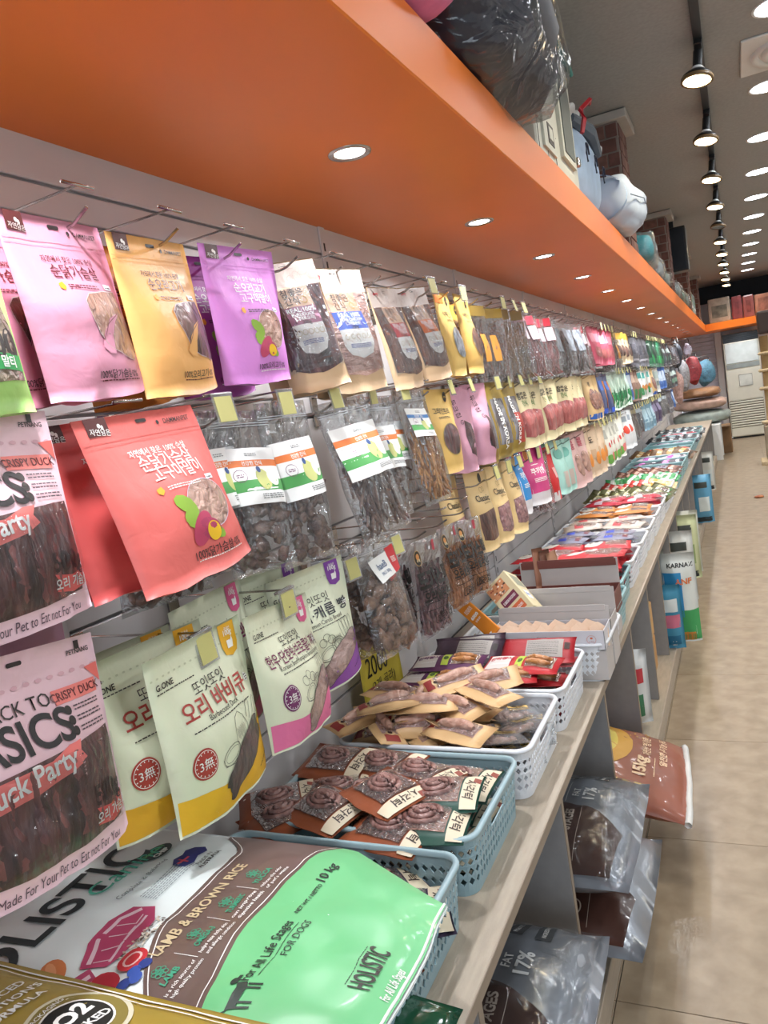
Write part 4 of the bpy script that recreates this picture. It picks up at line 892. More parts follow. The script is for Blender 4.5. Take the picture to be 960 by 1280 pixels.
# ================================================================== perforated baskets
def round_path(hw, hd, r, n):
    """points spaced evenly round a rounded rectangle, with outward normals"""
    segs = []; P = 4*(hw-r)+4*(hd-r)+2*pi*r; out = []
    L = [(2*(hd-r), 'l', (hw, -(hd-r)), (0, 1), (1, 0)), (pi*r/2, 'a', (hw-r, hd-r), 0, None), (2*(hw-r), 'l', (hw-r, hd), (-1, 0), (0, 1)), (pi*r/2, 'a', (-(hw-r), hd-r), pi/2, None),
         (2*(hd-r), 'l', (-hw, hd-r), (0, -1), (-1, 0)), (pi*r/2, 'a', (-(hw-r), -(hd-r)), pi, None), (2*(hw-r), 'l', (-(hw-r), -hd), (1, 0), (0, -1)), (pi*r/2, 'a', (hw-r, -(hd-r)), 1.5*pi, None)]
    for k in range(n):
        s = P*k/n
        for ln, ty, a, b, nn in L:
            if s <= ln or (ln, ty, a) == L[-1][:3]:
                if ty == 'l': out.append((a[0]+b[0]*s, a[1]+b[1]*s, nn[0], nn[1]))
                else: t = b+s/r; out.append((a[0]+r*cos(t), a[1]+r*sin(t), cos(t), sin(t)))
                break
            s -= ln
    return out
def make_basket(m, m2, W=.44, D=.30, H=.105, hr=4, n=92):
    N2 = 2*n; top = round_path(W/2-.006, D/2-.006, .03, N2)
    def pt(i, z, off=0):
        x, y, nx, ny = top[i % N2]; k = 1-.045*(1-z/H)
        return (x*k+nx*off, y*k+ny*off, z)
    V, F = [], []; z0, z1 = .016, .088; dz = (z1-z0)/hr
    def band(za, zb, off=0):
        b = len(V)
        for z in (za, zb): V.extend(pt(i, z, off) for i in range(N2))
        for i in range(N2): F.append((b+i, b+(i+1) % N2, b+N2+(i+1) % N2, b+N2+i))
    band(0, z0)
    def handle(c, r):   # slot in the two short sides
        x, y = top[2*c+1][:2]; return abs(x) > W/2-.012 and abs(y) < .045 and r >= hr-2 and False
    for r in range(hr):
        for c in range(n):
            za = z0+r*dz; zc = za+dz/2; x, y = top[2*c+1][:2]
            hd = abs(x) > W/2-.012 and abs(y) < .042 and r == hr-1
            if hd: continue
            b = len(V); o = 2*c
            ring = [(o, za), (o+1, za), (o+2, za), (o+2, zc), (o+2, za+dz), (o+1, za+dz), (o, za+dz), (o, zc)]
            V.extend(pt(i, z) for i, z in ring)
            cx = o+1; rr_ = .385
            for i, z in ring:
                t = math.atan2(z-zc, (i-cx)); V.append(tuple(Vector(pt(cx-1, zc)).lerp(Vector(pt(cx+1, zc)), .5+rr_*cos(t)))[:2]+(zc+rr_*dz*sin(t)*1.0,))
            for k in range(8): F.append((b+k, b+(k+1) % 8, b+8+(k+1) % 8, b+8+k))
    band(z1, H)
    o = mk('basket', (V, F), m); o.modifiers.new('s', 'SOLIDIFY').thickness = .0022; o.modifiers[0].offset = 0
    dg = bpy.context.evaluated_depsgraph_get(); me = bpy.data.meshes.new_from_object(o.evaluated_get(dg)); o.modifiers.clear(); o.data = me
    # rim, floor, corner ribs
    V, F = [], []; prof = [(-.003, -.004), (.006, -.004), (.0065, 0), (.004, .004), (-.003, .004), (-.003, -.004)]
    for q in prof: V += [pt(i, H+q[1], q[0]) for i in range(N2)]
    for k in range(len(prof)-1):
        for i in range(N2): F.append((k*N2+i, k*N2+(i+1) % N2, (k+1)*N2+(i+1) % N2, (k+1)*N2+i))
    mk('rim', (V, F), m2, o, smooth=True)
    V = [pt(i, .002) for i in range(N2)]; mk('basket_floor', (V, [tuple(range(N2))]), m, o)
    for cx, cy in ((1, 1), (-1, 1), (-1, -1), (1, -1)):
        a = math.atan2(cy, cx); L = []
        for z in (.055, .07, .085):
            pts = []
            for k in range(7):
                t = a-.6+1.2*k/6; r = .0305; ccx = cx*(W/2-.036); ccy = cy*(D/2-.036); kk = 1-.045*(1-z/H)
                pts.append(((ccx+r*cos(t))*kk, (ccy+r*sin(t))*kk, z))
            L.append(tube(pts, .0012, 5))
        tag(mk('corner_rib', add(*L), m, o), kind='stuff')
    return o
MB = mat('blue grey plastic', '#8EA9B1', rough=.38, var=.02); MB2 = mat('blue grey rim', '#9AB3BA', rough=.32, var=.02)
MW = mat('white basket plastic', '#DCDFE4', rough=.38, var=.02); MT = mat('teal plastic', '#86ABB0', rough=.38, var=.02)
BK = {'b': make_basket(MB, MB2), 'w': make_basket(MW, MW), 't': make_basket(MT, MT)}
BASK = [('b', -.672, .885, 'blue-grey perforated basket half covered by the big dog food bag'), ('b', -.668, 1.215, 'blue-grey perforated basket heaped with brown and green chew packets'),
 ('w', -.655, 1.53, 'white perforated basket heaped with tan sausage packets'), ('w', -.65, 1.842, 'white perforated basket of purple and red sausage packets'),
 ('w', -.60, 2.165, 'white perforated basket set forward, holding the open grey carton'), ('t', -.62, 2.478, 'teal perforated basket holding the brown lidded carton'),
 ('t', -.645, 2.79, 'teal perforated basket under the tall stack of red packets'), ('w', -.645, 3.115, 'white perforated basket of red packets')]
yy = 3.435; names = ['blue and silver packets', 'pale red-striped packets', 'orange-brown packets', 'crimson packets', 'olive green packets', 'scarlet and orange sachets', 'green and white sachets', 'standing brown sachets', 'silver-tipped packets', 'dark purple striped packets', 'white and purple packets', 'striped brown packets', 'yellow and red packets', 'clear trays', 'grey sachets', 'black pouches', 'red and white packets', 'pink and white packets', 'dark toy packs', 'white toy packs']
kinds = ['w', 'w', 'w', 'w', 'w', 'w', 'w', 't', 't', 't', 't', 'w', 't', 't', 't', 'b', 't', 't', 't', 't']
for i in range(20):
    BASK.append((kinds[i], -.645, yy, '%s perforated basket of %s' % ({'w': 'white', 't': 'teal', 'b': 'blue-grey'}[kinds[i]], names[i]))); yy += .322
first = set()
for k, x, y, lb in BASK:
    o = BK[k] if k not in first else copy_tree(BK[k]); first.add(k)
    o.location = (x, y, .6005); tag(o, lb, 'basket', 'perforated plastic baskets on the worktop')

# ------------------------------------------------------------------ packets for the baskets
FW = film('window glaze', amt=.06, bscale=45, strength=1.0, haze=.05)
def packet(name, w, h, d, col, seed, parts=None, win=(0, .5, .7, .66), content=None, glaze=True, body=None):
    b = Bag(w, h, d, 'pillow', seed, crease=.003, back=.6); b.nx, b.ny = 9, 7
    o = mk(name, b.mesh(9, 7), body or matte(col), smooth=True); A = Art(b.S, o, .0012)
    if win: A.rect(win[0]*w, win[1]*h, win[2]*w, win[3]*h, content or WM_brown, 'clear_window', 0)
    if parts: parts(A, w, h, b, o)
    A.done()
    if win and glaze:
        V = []; F = []
        for j in range(6):
            for i in range(8):
                V.append(b.S((win[0]+(i/7-.5)*win[2])*w, (win[1]+(j/5-.5)*win[3])*h, .004+.002*noise.noise(Vector((i*.9, j*.9, seed)))))
        F = [(j*8+i, j*8+i+1, (j+1)*8+i+1, (j+1)*8+i) for j in range(5) for i in range(7)]
        mk('glaze', (V, F), FW, o, smooth=True)
    return o
def ring_chew(A, w, h, b, o):
    cx, cy = -.03*w, .5*h; L = []
    for k, r in enumerate((.030, .019, .009)):
        pts = [b.S(cx+r*1.15*cos(t), cy+r*.8*sin(t), .003+.003*k) for t in [2*pi*i/16 for i in range(17)]]; L.append(tube(pts, .0055, 6, False))
    tag(mk('ring_chew', add(*L), meat('ring chew', '#A88078', '#6E4A44', 30, (1, 1, 1)), o, smooth=True), kind='stuff')
    A.rect(.39*w, .5*h, .18*w, .92*h, ink('#D9CBB0'), 'end_label', 1); A.text('사각턱', .38*w, .5*h, .020, ink('#3A2A22'), .02, 3, rot=pi/2); A.rect(.44*w, .22*h, .012, .014, ink('#8A3A2A'), 'end_label', 2)
    A.ell(-.42*w, .28*h, .0028, .0028, ink('#EADFD2'), 'hang_dot', 1, n=8)
def sausage(A, w, h, b, o):
    pts = [b.S((-.28+.56*i/6)*w, (.5+.04*sin(i))*h, .004) for i in range(7)]
    mk('sausage', tube(pts, [.006, .011, .012, .013, .012, .011, .006], 7), meat('pale sausage', '#DDB6A4', '#B28472', 25, (1, 1, 1)), o, smooth=True)
    A.rect(-.40*w, .5*h, .12*w, .5*h, ink('#8E2D2A'), 'end_label', 1); A.ell(-.30*w, .5*h, .010, .012, ink('#D9B98C'), 'print_shape', 2, n=12); A.ell(-.30*w, .48*h, .006, .006, ink('#3A2018'), 'print_shape', 3, n=8)
def gold_print(A, w, h, b, o):
    chunks(b, 10, meat('pale sausage', '#DDB6A4', '#B28472', 25, (1, 1, 1)), o, .25, .8, .012, 'lump', 9, aw=.3)
    A.rect(.1*w, .45*h, .4*w, .22*h, ink('#D9B66A'), 'label', 1); A.text('육포', .1*w, .45*h, .018, ink('#3A2A12'), .04, 3); A.fine(.1*w, .65*h, .4*w, 2, ink('#C09A40'))
def stick_pack(c1, c2):
    def f(A, w, h, b, o):
        A.rect(-.30*w, .5*h, .32*w, .8*h, ink(c1), 'print_panel', 1); A.text('천하장사', -.28*w, .40*h, .018, ink(c2), .04, 3); A.fine(-.28*w, .68*h, .25*w, 2, WHT)
        A.rect(-.02*w, .5*h, .10*w, .7*h, ink('#B7C94A'), 'print_panel', 1); A.ell(-.02*w, .5*h, .007, .010, ink('#3C5A1E'), 'print_shape', 2, n=10)
        for k in range(2): mk('sausage', tube([b.S((.08+.32*i/4)*w, (.38+.24*k)*h, .003) for i in range(5)], [.005, .009, .0095, .009, .005], 6), meat('golden sausage', '#C98A4E', '#8E5528', 25, (1, 1, 1)), o, smooth=True)
    return f
def backside(A, w, h, b, o):
    A.rect(.1*w, .5*h, .5*w, .7*h, ink('#9B948E'), 'print_panel', 1)
    for k in range(7): A.fine(.08*w, (.25+.08*k)*h, .42*w, 1, ink('#4A4444'), seed=k)
    for k in range(9): A.rect((.37+.008*k)*w, .4*h, .0012, .022, INK, 'barcode', 2, 0, 1, 1)
def oval_label(c):
    def f(A, w, h, b, o):
        A.ell(-.25*w, .48*h, .2*w, .34*h, ink('#D8D6D0'), 'oval_label', 1, n=16); A.text('한입', -.25*w, .42*h, .024, INK, .05, 3); A.fine(-.25*w, .68*h, .2*w, 1, ink(c))
        A.fine(.25*w, .85*h, .35*w, 1, WHT)
    return f
def stripes(c1, c2):
    def f(A, w, h, b, o):
        A.rect(-.1*w, .5*h, .22*w, .8*h, ink(c1), 'print_panel', 1); A.rect(.32*w, .5*h, .12*w, .8*h, ink(c2), 'print_panel', 1); A.text('져키', -.1*w, .5*h, .022, WHT, .05, 3)
    return f
PK = {
 'ring': packet('chew_packet', .155, .115, .016, '#8E4A2A', 301, ring_chew, (-.03, .5, .62, .70), WM_brown),
 'ringg': packet('chew_packet', .155, .105, .016, '#1F4A3E', 302, ring_chew, (-.03, .5, .62, .70), WM_pale),
 'ringp': packet('chew_packet', .155, .11, .016, '#3A3046', 303, ring_chew, (-.03, .5, .62, .70), WM_brown),
 'tan': packet('sausage_packet', .165, .07, .014, '#D9B280', 304, sausage, (.02, .5, .66, .56), meat('pink film back', '#D2B0A8', '#A88078', 20, (1, 1, 1))),
 'gp': packet('clear_packet', .12, .085, .018, '', 305, gold_print, None, body=film('packet film', amt=.02, bscale=30, strength=.8, haze=.12)),
 'purp': packet('sausage_packet', .20, .085, .012, '#5A2C52', 306, stick_pack('#D8CFC8', '#6A2460'), (.25, .5, .36, .6), meat('pack inside', '#B99A84', '#7E5C48')),
 'redp': packet('sausage_packet', .20, .085, .012, '#B8242C', 307, stick_pack('#D8D0CC', '#B8242C'), (.25, .5, .36, .6), meat('pack inside', '#B99A84', '#7E5C48')),
 'backp': packet('sausage_packet', .20, .085, .010, '#3A2634', 308, backside, None),
 'backr': packet('sausage_packet', .20, .085, .010, '#9E1F28', 309, backside, None),
 'red': packet('jerky_packet', .20, .11, .02, '#C0242E', 310, oval_label('#B02030'), (.2, .5, .42, .6), REDM),
 'blue': packet('jerky_packet', .17, .09, .018, '#8C8CA0', 311, stripes('#4A5CC8', '#7A3A44'), (.1, .5, .6, .6), meat('blue silver', '#9A9CC8', '#5A4A5E', 40)),
 'pale': packet('jerky_packet', .19, .09, .018, '#CDBFB6', 312, stripes('#C8565A', '#D8D0CC'), (.1, .5, .5, .6), WM_pale),
 'orange': packet('jerky_packet', .19, .09, .018, '#C8803A', 313, oval_label('#A05A20'), (.2, .5, .42, .6), MAS),
 'crim': packet('jerky_packet', .21, .09, .018, '#B8283C', 314, stripes('#D4C6D8', '#C83A52'), (.2, .5, .4, .5), REDM),
 'olive': packet('jerky_packet', .17, .10, .014, '#54552E', 315, stripes('#C9C79A', '#3C6A38'), (.1, .5, .4, .5), WM_brown),
 'scar': packet('sachet', .12, .10, .012, '#C23A34', 316, stripes('#E2CFC8', '#D98A3C'), None),
 'yelw': packet('sachet', .13, .10, .012, '#D8C08E', 317, stripes('#D99A34', '#C8C0B0'), None),
 'green': packet('sachet', .12, .10, .012, '#3C9A58', 318, stripes('#DDE5DA', '#2A6A3C'), None),
 'whg': packet('sachet', .12, .10, .012, '#CFDACB', 319, stripes('#3C9A68', '#8A9A70'), None),
 'brn': packet('sachet', .11, .13, .012, '#7A4A3C', 320, stripes('#C9A08E', '#4A2A24'), None),
 'silver': packet('jerky_packet', .20, .08, .015, '#9A9AA6', 321, stripes('#5A4A6A', '#C9C9D2'), None),
 'dpur': packet('jerky_packet', .22, .08, .015, '#2E2030', 322, stripes('#C86AC0', '#D8D2DC'), None),
 'wpur': packet('jerky_packet', .22, .08, .015, '#D2CDD8', 323, stripes('#B04AB0', '#3A2A48'), None),
 'tig': packet('jerky_packet', .20, .09, .015, '#6A4E34', 324, stripes('#C9A86A', '#2E2018'), None),
 'yr': packet('jerky_packet', .20, .08, .02, '#D8622A', 325, stripes('#E8B43C', '#C8342A'), None),
 'wr': packet('jerky_packet', .20, .08, .018, '#D9D2D4', 326, stripes('#C2344A', '#8A8A98'), None),
 'blkp': packet('jerky_packet', .18, .09, .018, '#2C2E34', 327, stripes('#6A7478', '#A9B0B4'), None),
}
pused = set()
def put(key, label, group, x, y, z, yaw=0, tx=0, ty=0):
    p = PK[key]; o = p if key not in pused else copy_tree(p); pused.add(key)
    lay(o, x, y, z, yaw, tx, ty, {'ring': .115, 'tan': .07}.get(key, .09)); tag(o, label, 'packet', group); return o
rq = random.Random(12)
DEPTH = ['near', 'second', 'third', 'far']; LAY = ['bottom', 'second', 'third', 'fourth', 'fifth', 'top']
def heap(cx, cy, cols, rows, layers, keyf, desc, where, jit=.25, dz=.021, wx=.40, wy=.26, z0=.613, tilt=.12, yawf=None, topless=None):
    for l in range(layers):
        for r in range(rows):
            for c in range(cols):
                key = keyf(c, r, l)
                if key is None: continue
                sx = wx/cols; sy = wy/rows
                x = cx-wx/2+sx*(c+.5)+rq.uniform(-.4, .4)*sx*jit; y = cy-wy/2+sy*(r+.5)+rq.uniform(-.4, .4)*sy*jit
                z = z0+dz*l+rq.uniform(-.003, .003)
                d = desc[key] if isinstance(desc, dict) else desc
                put(key, '%s in %s, %s from wall, %s row, %s layer' % (d, where, ORD[c], DEPTH[r], LAY[l] if l < layers-1 else 'top'), '%s in the %s' % (d+'s', where), x, y, z, (yawf(c, r, l) if yawf else rq.gauss(0, jit)), rq.gauss(0, tilt), rq.gauss(0, tilt))
# nearest basket: a few ring chew packets
for i, (x, y, z, a) in enumerate([(-.535, .95, .655, .5), (-.55, .82, .64, -.2), (-.60, .99, .66, .9), (-.68, .94, .65, .1), (-.8, .9, .64, -.4)]):
    put('ringp' if i % 2 == 0 else 'ring', ['dark bordered ring chew packet showing beside the green bag corner', 'brown ring chew packet low in the nearest basket', 'dark ring chew packet on edge at the far side of the nearest basket', 'brown ring chew packet under the food bag', 'dark ring chew packet deep under the food bag'][i], 'ring chew packets in the nearest basket', x, y, z, a, .05, .03)
heap(-.668, 1.215, 3, 2, 2, lambda c, r, l: 'ringg' if c == 2 else 'ring', {'ring': 'brown chew packet', 'ringg': 'green chew packet'}, 'second basket', .12, .024, wx=.36, wy=.22, z0=.622)
TOPS = [('ring', -.815, 1.285, .715, .02, .15, 'back left, flat against the basket rim'), ('ring', -.715, 1.30, .705, -.15, .1, 'partly under the back left one'), ('ring', -.605, 1.235, .725, -.38, -.1, 'tilted at the centre back'),
 ('ring', -.745, 1.115, .715, -.22, .1, 'large one at the front left centre'), ('ring', -.865, 1.135, .705, .75, .1, 'turned, at the wall side front'), ('ring', -.83, 1.10, .698, 1.0, .0, 'on edge in the wall side corner'),
 ('ring', -.635, 1.15, .735, -.5, .05, 'topmost, slanting at the centre'), ('ring', -.60, 1.085, .705, -.12, .1, 'front centre under the topmost'), ('ring', -.77, 1.20, .70, .1, .0, 'half buried in the middle'), ('ring', -.70, 1.21, .695, .6, .1, 'buried behind the topmost')]
for i, (k, x, y, z, a, t, d) in enumerate(TOPS): put(k, 'brown chew packet in the second basket, '+d, 'brown chew packets in the second basket', x, y, z, a, t, rq.gauss(0, .12))
for x, y, z, a, d in [(-.545, 1.18, .725, -.25, 'top of the pile'), (-.545, 1.115, .71, .1, 'front, before the others'), (-.545, 1.27, .70, .1, 'against the far right rim'), (-.58, 1.22, .70, .3, 'beside the brown ones')]:
    put('ringg', 'dark green bordered chew packet, '+d, 'green chew packets in the second basket', x, y, z, a, .1, rq.gauss(0, .15))
heap(-.705, 1.53, 3, 3, 4, lambda c, r, l: 'tan', 'tan sausage packet', 'third basket', .8, .030, .25, .20, .630, .34, lambda c, r, l: rq.gauss(-.1, .4)+(1.0 if c == 0 and r < 2 else 0))
heap(-.52, 1.53, 1, 3, 3, lambda c, r, l: 'gp', 'clear gold-printed packet', 'third basket', .5, .030, .12, .22, .630, .3)
heap(-.655, 1.842, 2, 2, 3, lambda c, r, l: [['purp', 'redp'], ['purp', 'backp']][l % 2][c] if r == 0 else ('backp' if c == 0 else 'backr'), {'purp': 'purple and yellow sausage packet', 'redp': 'red sausage packet', 'backp': 'dark packet back', 'backr': 'dark red packet back'}, 'fourth basket', .3, .036, .40, .24, .625, .16, lambda c, r, l: rq.gauss(0, .12))
put('backp', 'dark purple packet leaning up at the wall corner of the fourth basket', 'leaning packets', -.74, 1.955, .725, .25, .55, 0)
for i, (k, x, y, z, a, t) in enumerate([('purp', -.75, 1.80, .738, .06, .1), ('redp', -.55, 1.79, .735, -.08, .12), ('backp', -.73, 1.90, .735, -.04, .5), ('backr', -.54, 1.91, .730, .05, .5), ('redp', -.60, 1.745, .720, .1, .0), ('purp', -.77, 1.74, .715, -.1, .05)]):
    put(k, ['purple and yellow sausage packet, topmost wall side of the fourth basket', 'red sausage packet, topmost aisle side of the fourth basket', 'dark packet back tilted against the far rim of the fourth basket', 'dark red packet back tilted against the far rim of the fourth basket', 'red sausage packet at the near rim of the fourth basket', 'purple and yellow sausage packet at the near rim of the fourth basket'][i], 'top packets in the fourth basket', x, y, z, a, t, 0)
for i in range(9): put('tan', 'tan sausage packet on top of the third basket heap, %s from wall' % ORD[i], 'tan sausage packets topping the third basket', -.83+.034*i, 1.44+.19*((i*5) % 9)/8, .742+.012*(i % 3), [.9, -.35, .2, 1.3, -.15, .6, -.5, .1, -.3][i], rq.uniform(-.1, .4), rq.uniform(-.45, .45))
# red stacks
heap(-.645, 2.80, 2, 1, 6, lambda c, r, l: 'red', 'red jerky packet', 'seventh basket', .12, .031, .37, .14, .62, .07)
heap(-.645, 2.93, 2, 1, 5, lambda c, r, l: 'red', 'red jerky packet', 'seventh basket, far side', .12, .031, .37, .14, .62, .07)
heap(-.645, 3.115, 2, 2, 5, lambda c, r, l: 'red', 'red jerky packet', 'eighth basket', .12, .028, .37, .24, .62, .07)
one = lambda k: (lambda c, r, l: k)
far = [('blue', 'blue and silver packet', 'l'), ('pale', 'pale striped packet', 'l'), ('orange', 'orange-brown packet', 'l'), ('crim', 'crimson packet', 'l'), ('olive', 'olive packet', 's'), ('scar', 'scarlet sachet', 's'), ('green', 'green sachet', 's'), ('brn', 'brown sachet', 's'), ('silver', 'silver-tipped packet', 'l'), ('dpur', 'dark purple packet', 'l'), ('wpur', 'white and purple packet', 'l'), ('tig', 'striped brown packet', 's'), ('yr', 'yellow and red packet', 'l'), (None, '', ''), ('silver', 'grey sachet', 'l'), ('blkp', 'black pouch', 's'), ('wr', 'red and white packet', 'l'), ('crim', 'pink packet', 'l'), ('blkp', 'dark toy pack', 's'), ('wr', 'white toy pack', 'l')]
for i, (k, d, ty) in enumerate(far):
    y = 3.435+.322*i; bn = ORD[8+i]+' basket'
    if k is None: continue
    if ty == 'l': heap(-.645, y, 2, 2, 4 if i < 6 else 3, one(k), d, bn, .14, .030, .365, .24, .63, .12)
    else:   # leaning in a fanned row
        n = 7 if i < 10 else 5
        for r in range(2):
            for c in range(n):
                kk = k if not (k == 'scar' and c > 4) else 'yelw'; kk = 'whg' if (k == 'green' and c in (3, 5)) else kk
                put(kk, '%s in %s, %s from the wall, %s row' % ({'yelw': 'yellow sachet', 'whg': 'white-green sachet'}.get(kk, d), bn, ORD[c], DEPTH[r]), d+'s in the '+bn, -.645-.17+.34*c/(n-1), y-.07+.14*r+rq.uniform(-.01, .01), .695+rq.uniform(-.01, .015), rq.gauss(0, .2), .55+rq.uniform(-.1, .1), .45+rq.uniform(-.15, .15))

# ================================================================== cartons and cards in the fifth and sixth baskets
M_card = mat('grey carton', '#B5AFAC', rough=.6, var=.03); M_cardw = mat('pale carton', '#C9C8CE', rough=.5, var=.02); M_brc = mat('brown carton', '#6B3A32', rough=.55, var=.03)
def tray(W, D, H, m, mi, lid, label, lidm=None, lidang=.0):
    e = empty('open_carton'); tag(e, label, 'box')
    mk('tray_base', bbox(-W/2, -D/2, 0, W/2, D/2, .002, .0005), m, e)
    mk('front_wall', bbox(-W/2, -D/2, 0, W/2, -D/2+.002, H, .0005), m, e); mk('back_wall', bbox(-W/2, D/2-.002, 0, W/2, D/2, H, .0005), m, e)
    mk('side_wall', bbox(-W/2, -D/2, 0, -W/2+.002, D/2, H, .0005), m, e); mk('side_wall', bbox(W/2-.002, -D/2, 0, W/2, D/2, H, .0005), m, e)
    V, F = bbox(-W/2, 0, 0, W/2, .002, lid, .0005); l = mk('lid', (V, F), lidm or mi, e, loc=(0, D/2, H*.6)); l.rotation_euler = (-lidang, 0, 0)
    if lid > .03: mk('lid_flap', bbox(-W/2+.01, -.001, lid-.014, W/2-.01, .0015, lid+.003, .0004), mi, l)
    return e, l
def flatart(o, M0):
    """printing on a flat face: M0 maps (x right, y down, out) to local"""
    return Art(lambda x, y, off=0: tuple(M0 @ Vector((x, y, off))), o, .0006)
e, l = tray(.32, .105, .055, M_cardw, M_card, .06, 'open pale carton of upright sachets in the white basket set forward', None, .08); e.location = (-.545, 2.075, .690)
A = flatart(e, Matrix(((1, 0, 0, 0), (0, 0, -1, -.0525), (0, -1, 0, .055), (0, 0, 0, 1))))
A.text('Dental Chewing', 0, .018, .007, INK, .01); A.text('Homemade Care', -.06, .047, .008, ink('#A8504A'), .01); A.ring(.125, .025, .012, .012, .0008, ink('#C8603C')); A.text('in Dog', .125, .031, .005, ink('#A03A2A'), .01); A.ell(.125, .021, .004, .003, ink('#C8603C'), n=8); A.done()
sm = matte('#E0BFA4'); s0 = None
for i in range(13):
    x = -.68+.023*i
    V = [(-.028, 0, 0), (.028, 0, 0), (.028, .004, .048), (0, .005, .066), (-.026, .004, .050), (-.028, .003, 0), (.028, .003, 0), (.028, .007, .048), (0, .008, .066), (-.026, .007, .050)]
    F = [(0, 1, 2, 3, 4), (9, 8, 7, 6, 5), (0, 5, 6, 1), (1, 6, 7, 2), (2, 7, 8, 3), (3, 8, 9, 4), (4, 9, 5, 0)]
    if s0 is None: s0 = mk('sachet', (V, F), sm); o = s0; mk('sachet_print', ([(-.015, -.0004, .01), (.015, -.0004, .01), (.012, .0012, .04), (-.012, .0012, .04)], [(0, 1, 2, 3)]), ink('#D88A5C'), o)
    else: o = copy_tree(s0)
    o.location = (x, 2.05+.035*(i % 2), .694); o.rotation_euler = (radians(-20), radians(rq.uniform(-14, 14)), radians(38+rq.uniform(-12, 12)))
    tag(o, 'pale triangular sachet standing in the open carton, %s from the wall' % ORD[i], 'sachet', 'sachets standing in the open carton')
tag(mk('carton', bbox(-.16, -.05, 0, .16, .05, .085, .002), M_card, loc=(-.545, 2.075, .604)), 'closed grey carton under the open carton of sachets', 'box')
e, l = tray(.30, .11, .05, M_card, M_card, .085, 'open grey carton with raised lid, behind the sachet carton', None, .03); e.location = (-.535, 2.195, .690)
tag(mk('carton', bbox(-.15, -.05, 0, .15, .05, .085, .002), M_card, loc=(-.535, 2.197, .604)), 'closed grey carton under the grey lidded carton', 'box')
e, l = tray(.32, .14, .07, M_brc, M_brc, .11, 'dark brown carton with raised lid in the teal basket', M_card, .02); e.location = (-.56, 2.40, .690)
mk('lid_border', bbox(-.155, -.002, .085, .155, -.0005, .108, .0003), M_brc, l)
tag(mk('carton', bbox(-.15, -.065, 0, .15, .065, .085, .002), M_card, loc=(-.56, 2.42, .604)), 'closed grey carton in the teal basket', 'box')
# orange show card leaning out of the basket
o = mk('orange_card', bbox(-.022, -.006, 0, .022, .006, .165, .003, 2), mat('orange card', '#DE8420', rough=.45, var=.02)); tag(o, 'orange slim tea carton leaning back toward the wall panel', 'box')
mk('rounded_tip', ([(.020*cos(t), y, .164+.026*sin(t)) for y in (-.001, .001) for t in [pi*i/10 for i in range(11)]], [tuple(range(11)), tuple(range(21, 10, -1))]+[(i, i+1, i+12, i+11) for i in range(10)]), MATS['orange card'], o)
A = flatart(o, Matrix(((1, 0, 0, 0), (0, 0, -1, -.006), (0, -1, 0, .165), (0, 0, 0, 1)))); A.text('6000', 0, .085, .014, WHT, .04); A.fine(0, .06, .026, 4, WHT); A.rect(0, .015, .034, .022, ink('#F3D9C4'), 'print_panel', 0); A.fine(0, .015, .03, 4, ink('#D8832C')); A.fine(0, .10, .02, 2, WHT); A.done()
o.matrix_world = Matrix.Translation((-.693, 2.045, .735)) @ Matrix.Rotation(radians(18), 4, 'Z') @ Matrix.Rotation(radians(-46), 4, 'Y') @ Matrix.Rotation(radians(-26), 4, 'X')
# beige printed box lying tilted over the basket corner
o = mk('treat_box', bbox(-.045, -.035, -.08, .045, .035, .08, .002), mat('beige box', '#CDBF9A', rough=.5, var=.02)); tag(o, 'beige treat box with plum and rust panels, tilted beside the orange carton', 'box')
for sgn in (1,):
    A = flatart(o, Matrix(((1, 0, 0, 0), (0, 0, -1, -.035), (0, -1, 0, .08), (0, 0, 0, 1)))); A.rect(-.01, .035, .065, .05, ink('#C4855C'), 'photo_panel', 0); r = random.Random(3)
    for k in range(26): A.ell(-.01+r.uniform(-.03, .03), .035+r.uniform(-.022, .022), .004, .003, ink(['#E3D3C0', '#9A4A34', '#5C4A3C'][k % 3]), 'photo_panel', 1, n=6)
    A.rect(0, .085, .06, .03, ink('#6E2F44'), 'plum_panel', 0); A.fine(0, .085, .05, 3, WHT); A.rect(0, .125, .06, .032, ink('#C0603C'), 'rust_panel', 0); A.fine(0, .125, .05, 3, WHT); A.done()
    A = flatart(o, Matrix(((0, 0, 1, .045), (1, 0, 0, 0), (0, -1, 0, .08), (0, 0, 0, 1)))); A.rect(0, .1, .03, .035, STK, 'price_sticker', 0); A.fine(0, .1, .024, 4, ink('#5060B0')); A.rect(0, .04, .05, .05, ink('#8A8A78'), 'photo_panel', 0); A.done()
o.matrix_world = Matrix.Translation((-.675, 2.215, .785)) @ Matrix.Rotation(radians(12), 4, 'Z') @ Matrix.Rotation(radians(-42), 4, 'Y') @ Matrix.Rotation(radians(-38), 4, 'X')
for k in range(3):
    o = mk('kraft_packet', Bag(.05, .14, .006, 'pillow', 60+k, crease=.004).mesh(4, 8), matte(['#8A5E48', '#6E4A3C', '#9C7258'][k]), smooth=True)
    hang(o, -.66+.02*k, 2.49+.01*k, .885-.01*k, .5, .1, radians(6-6*k)); tag(o, 'slim brown packet standing on end before the red stack, %s' % ['wall side', 'middle', 'aisle side'][k], 'packet', 'slim brown packets standing on end')

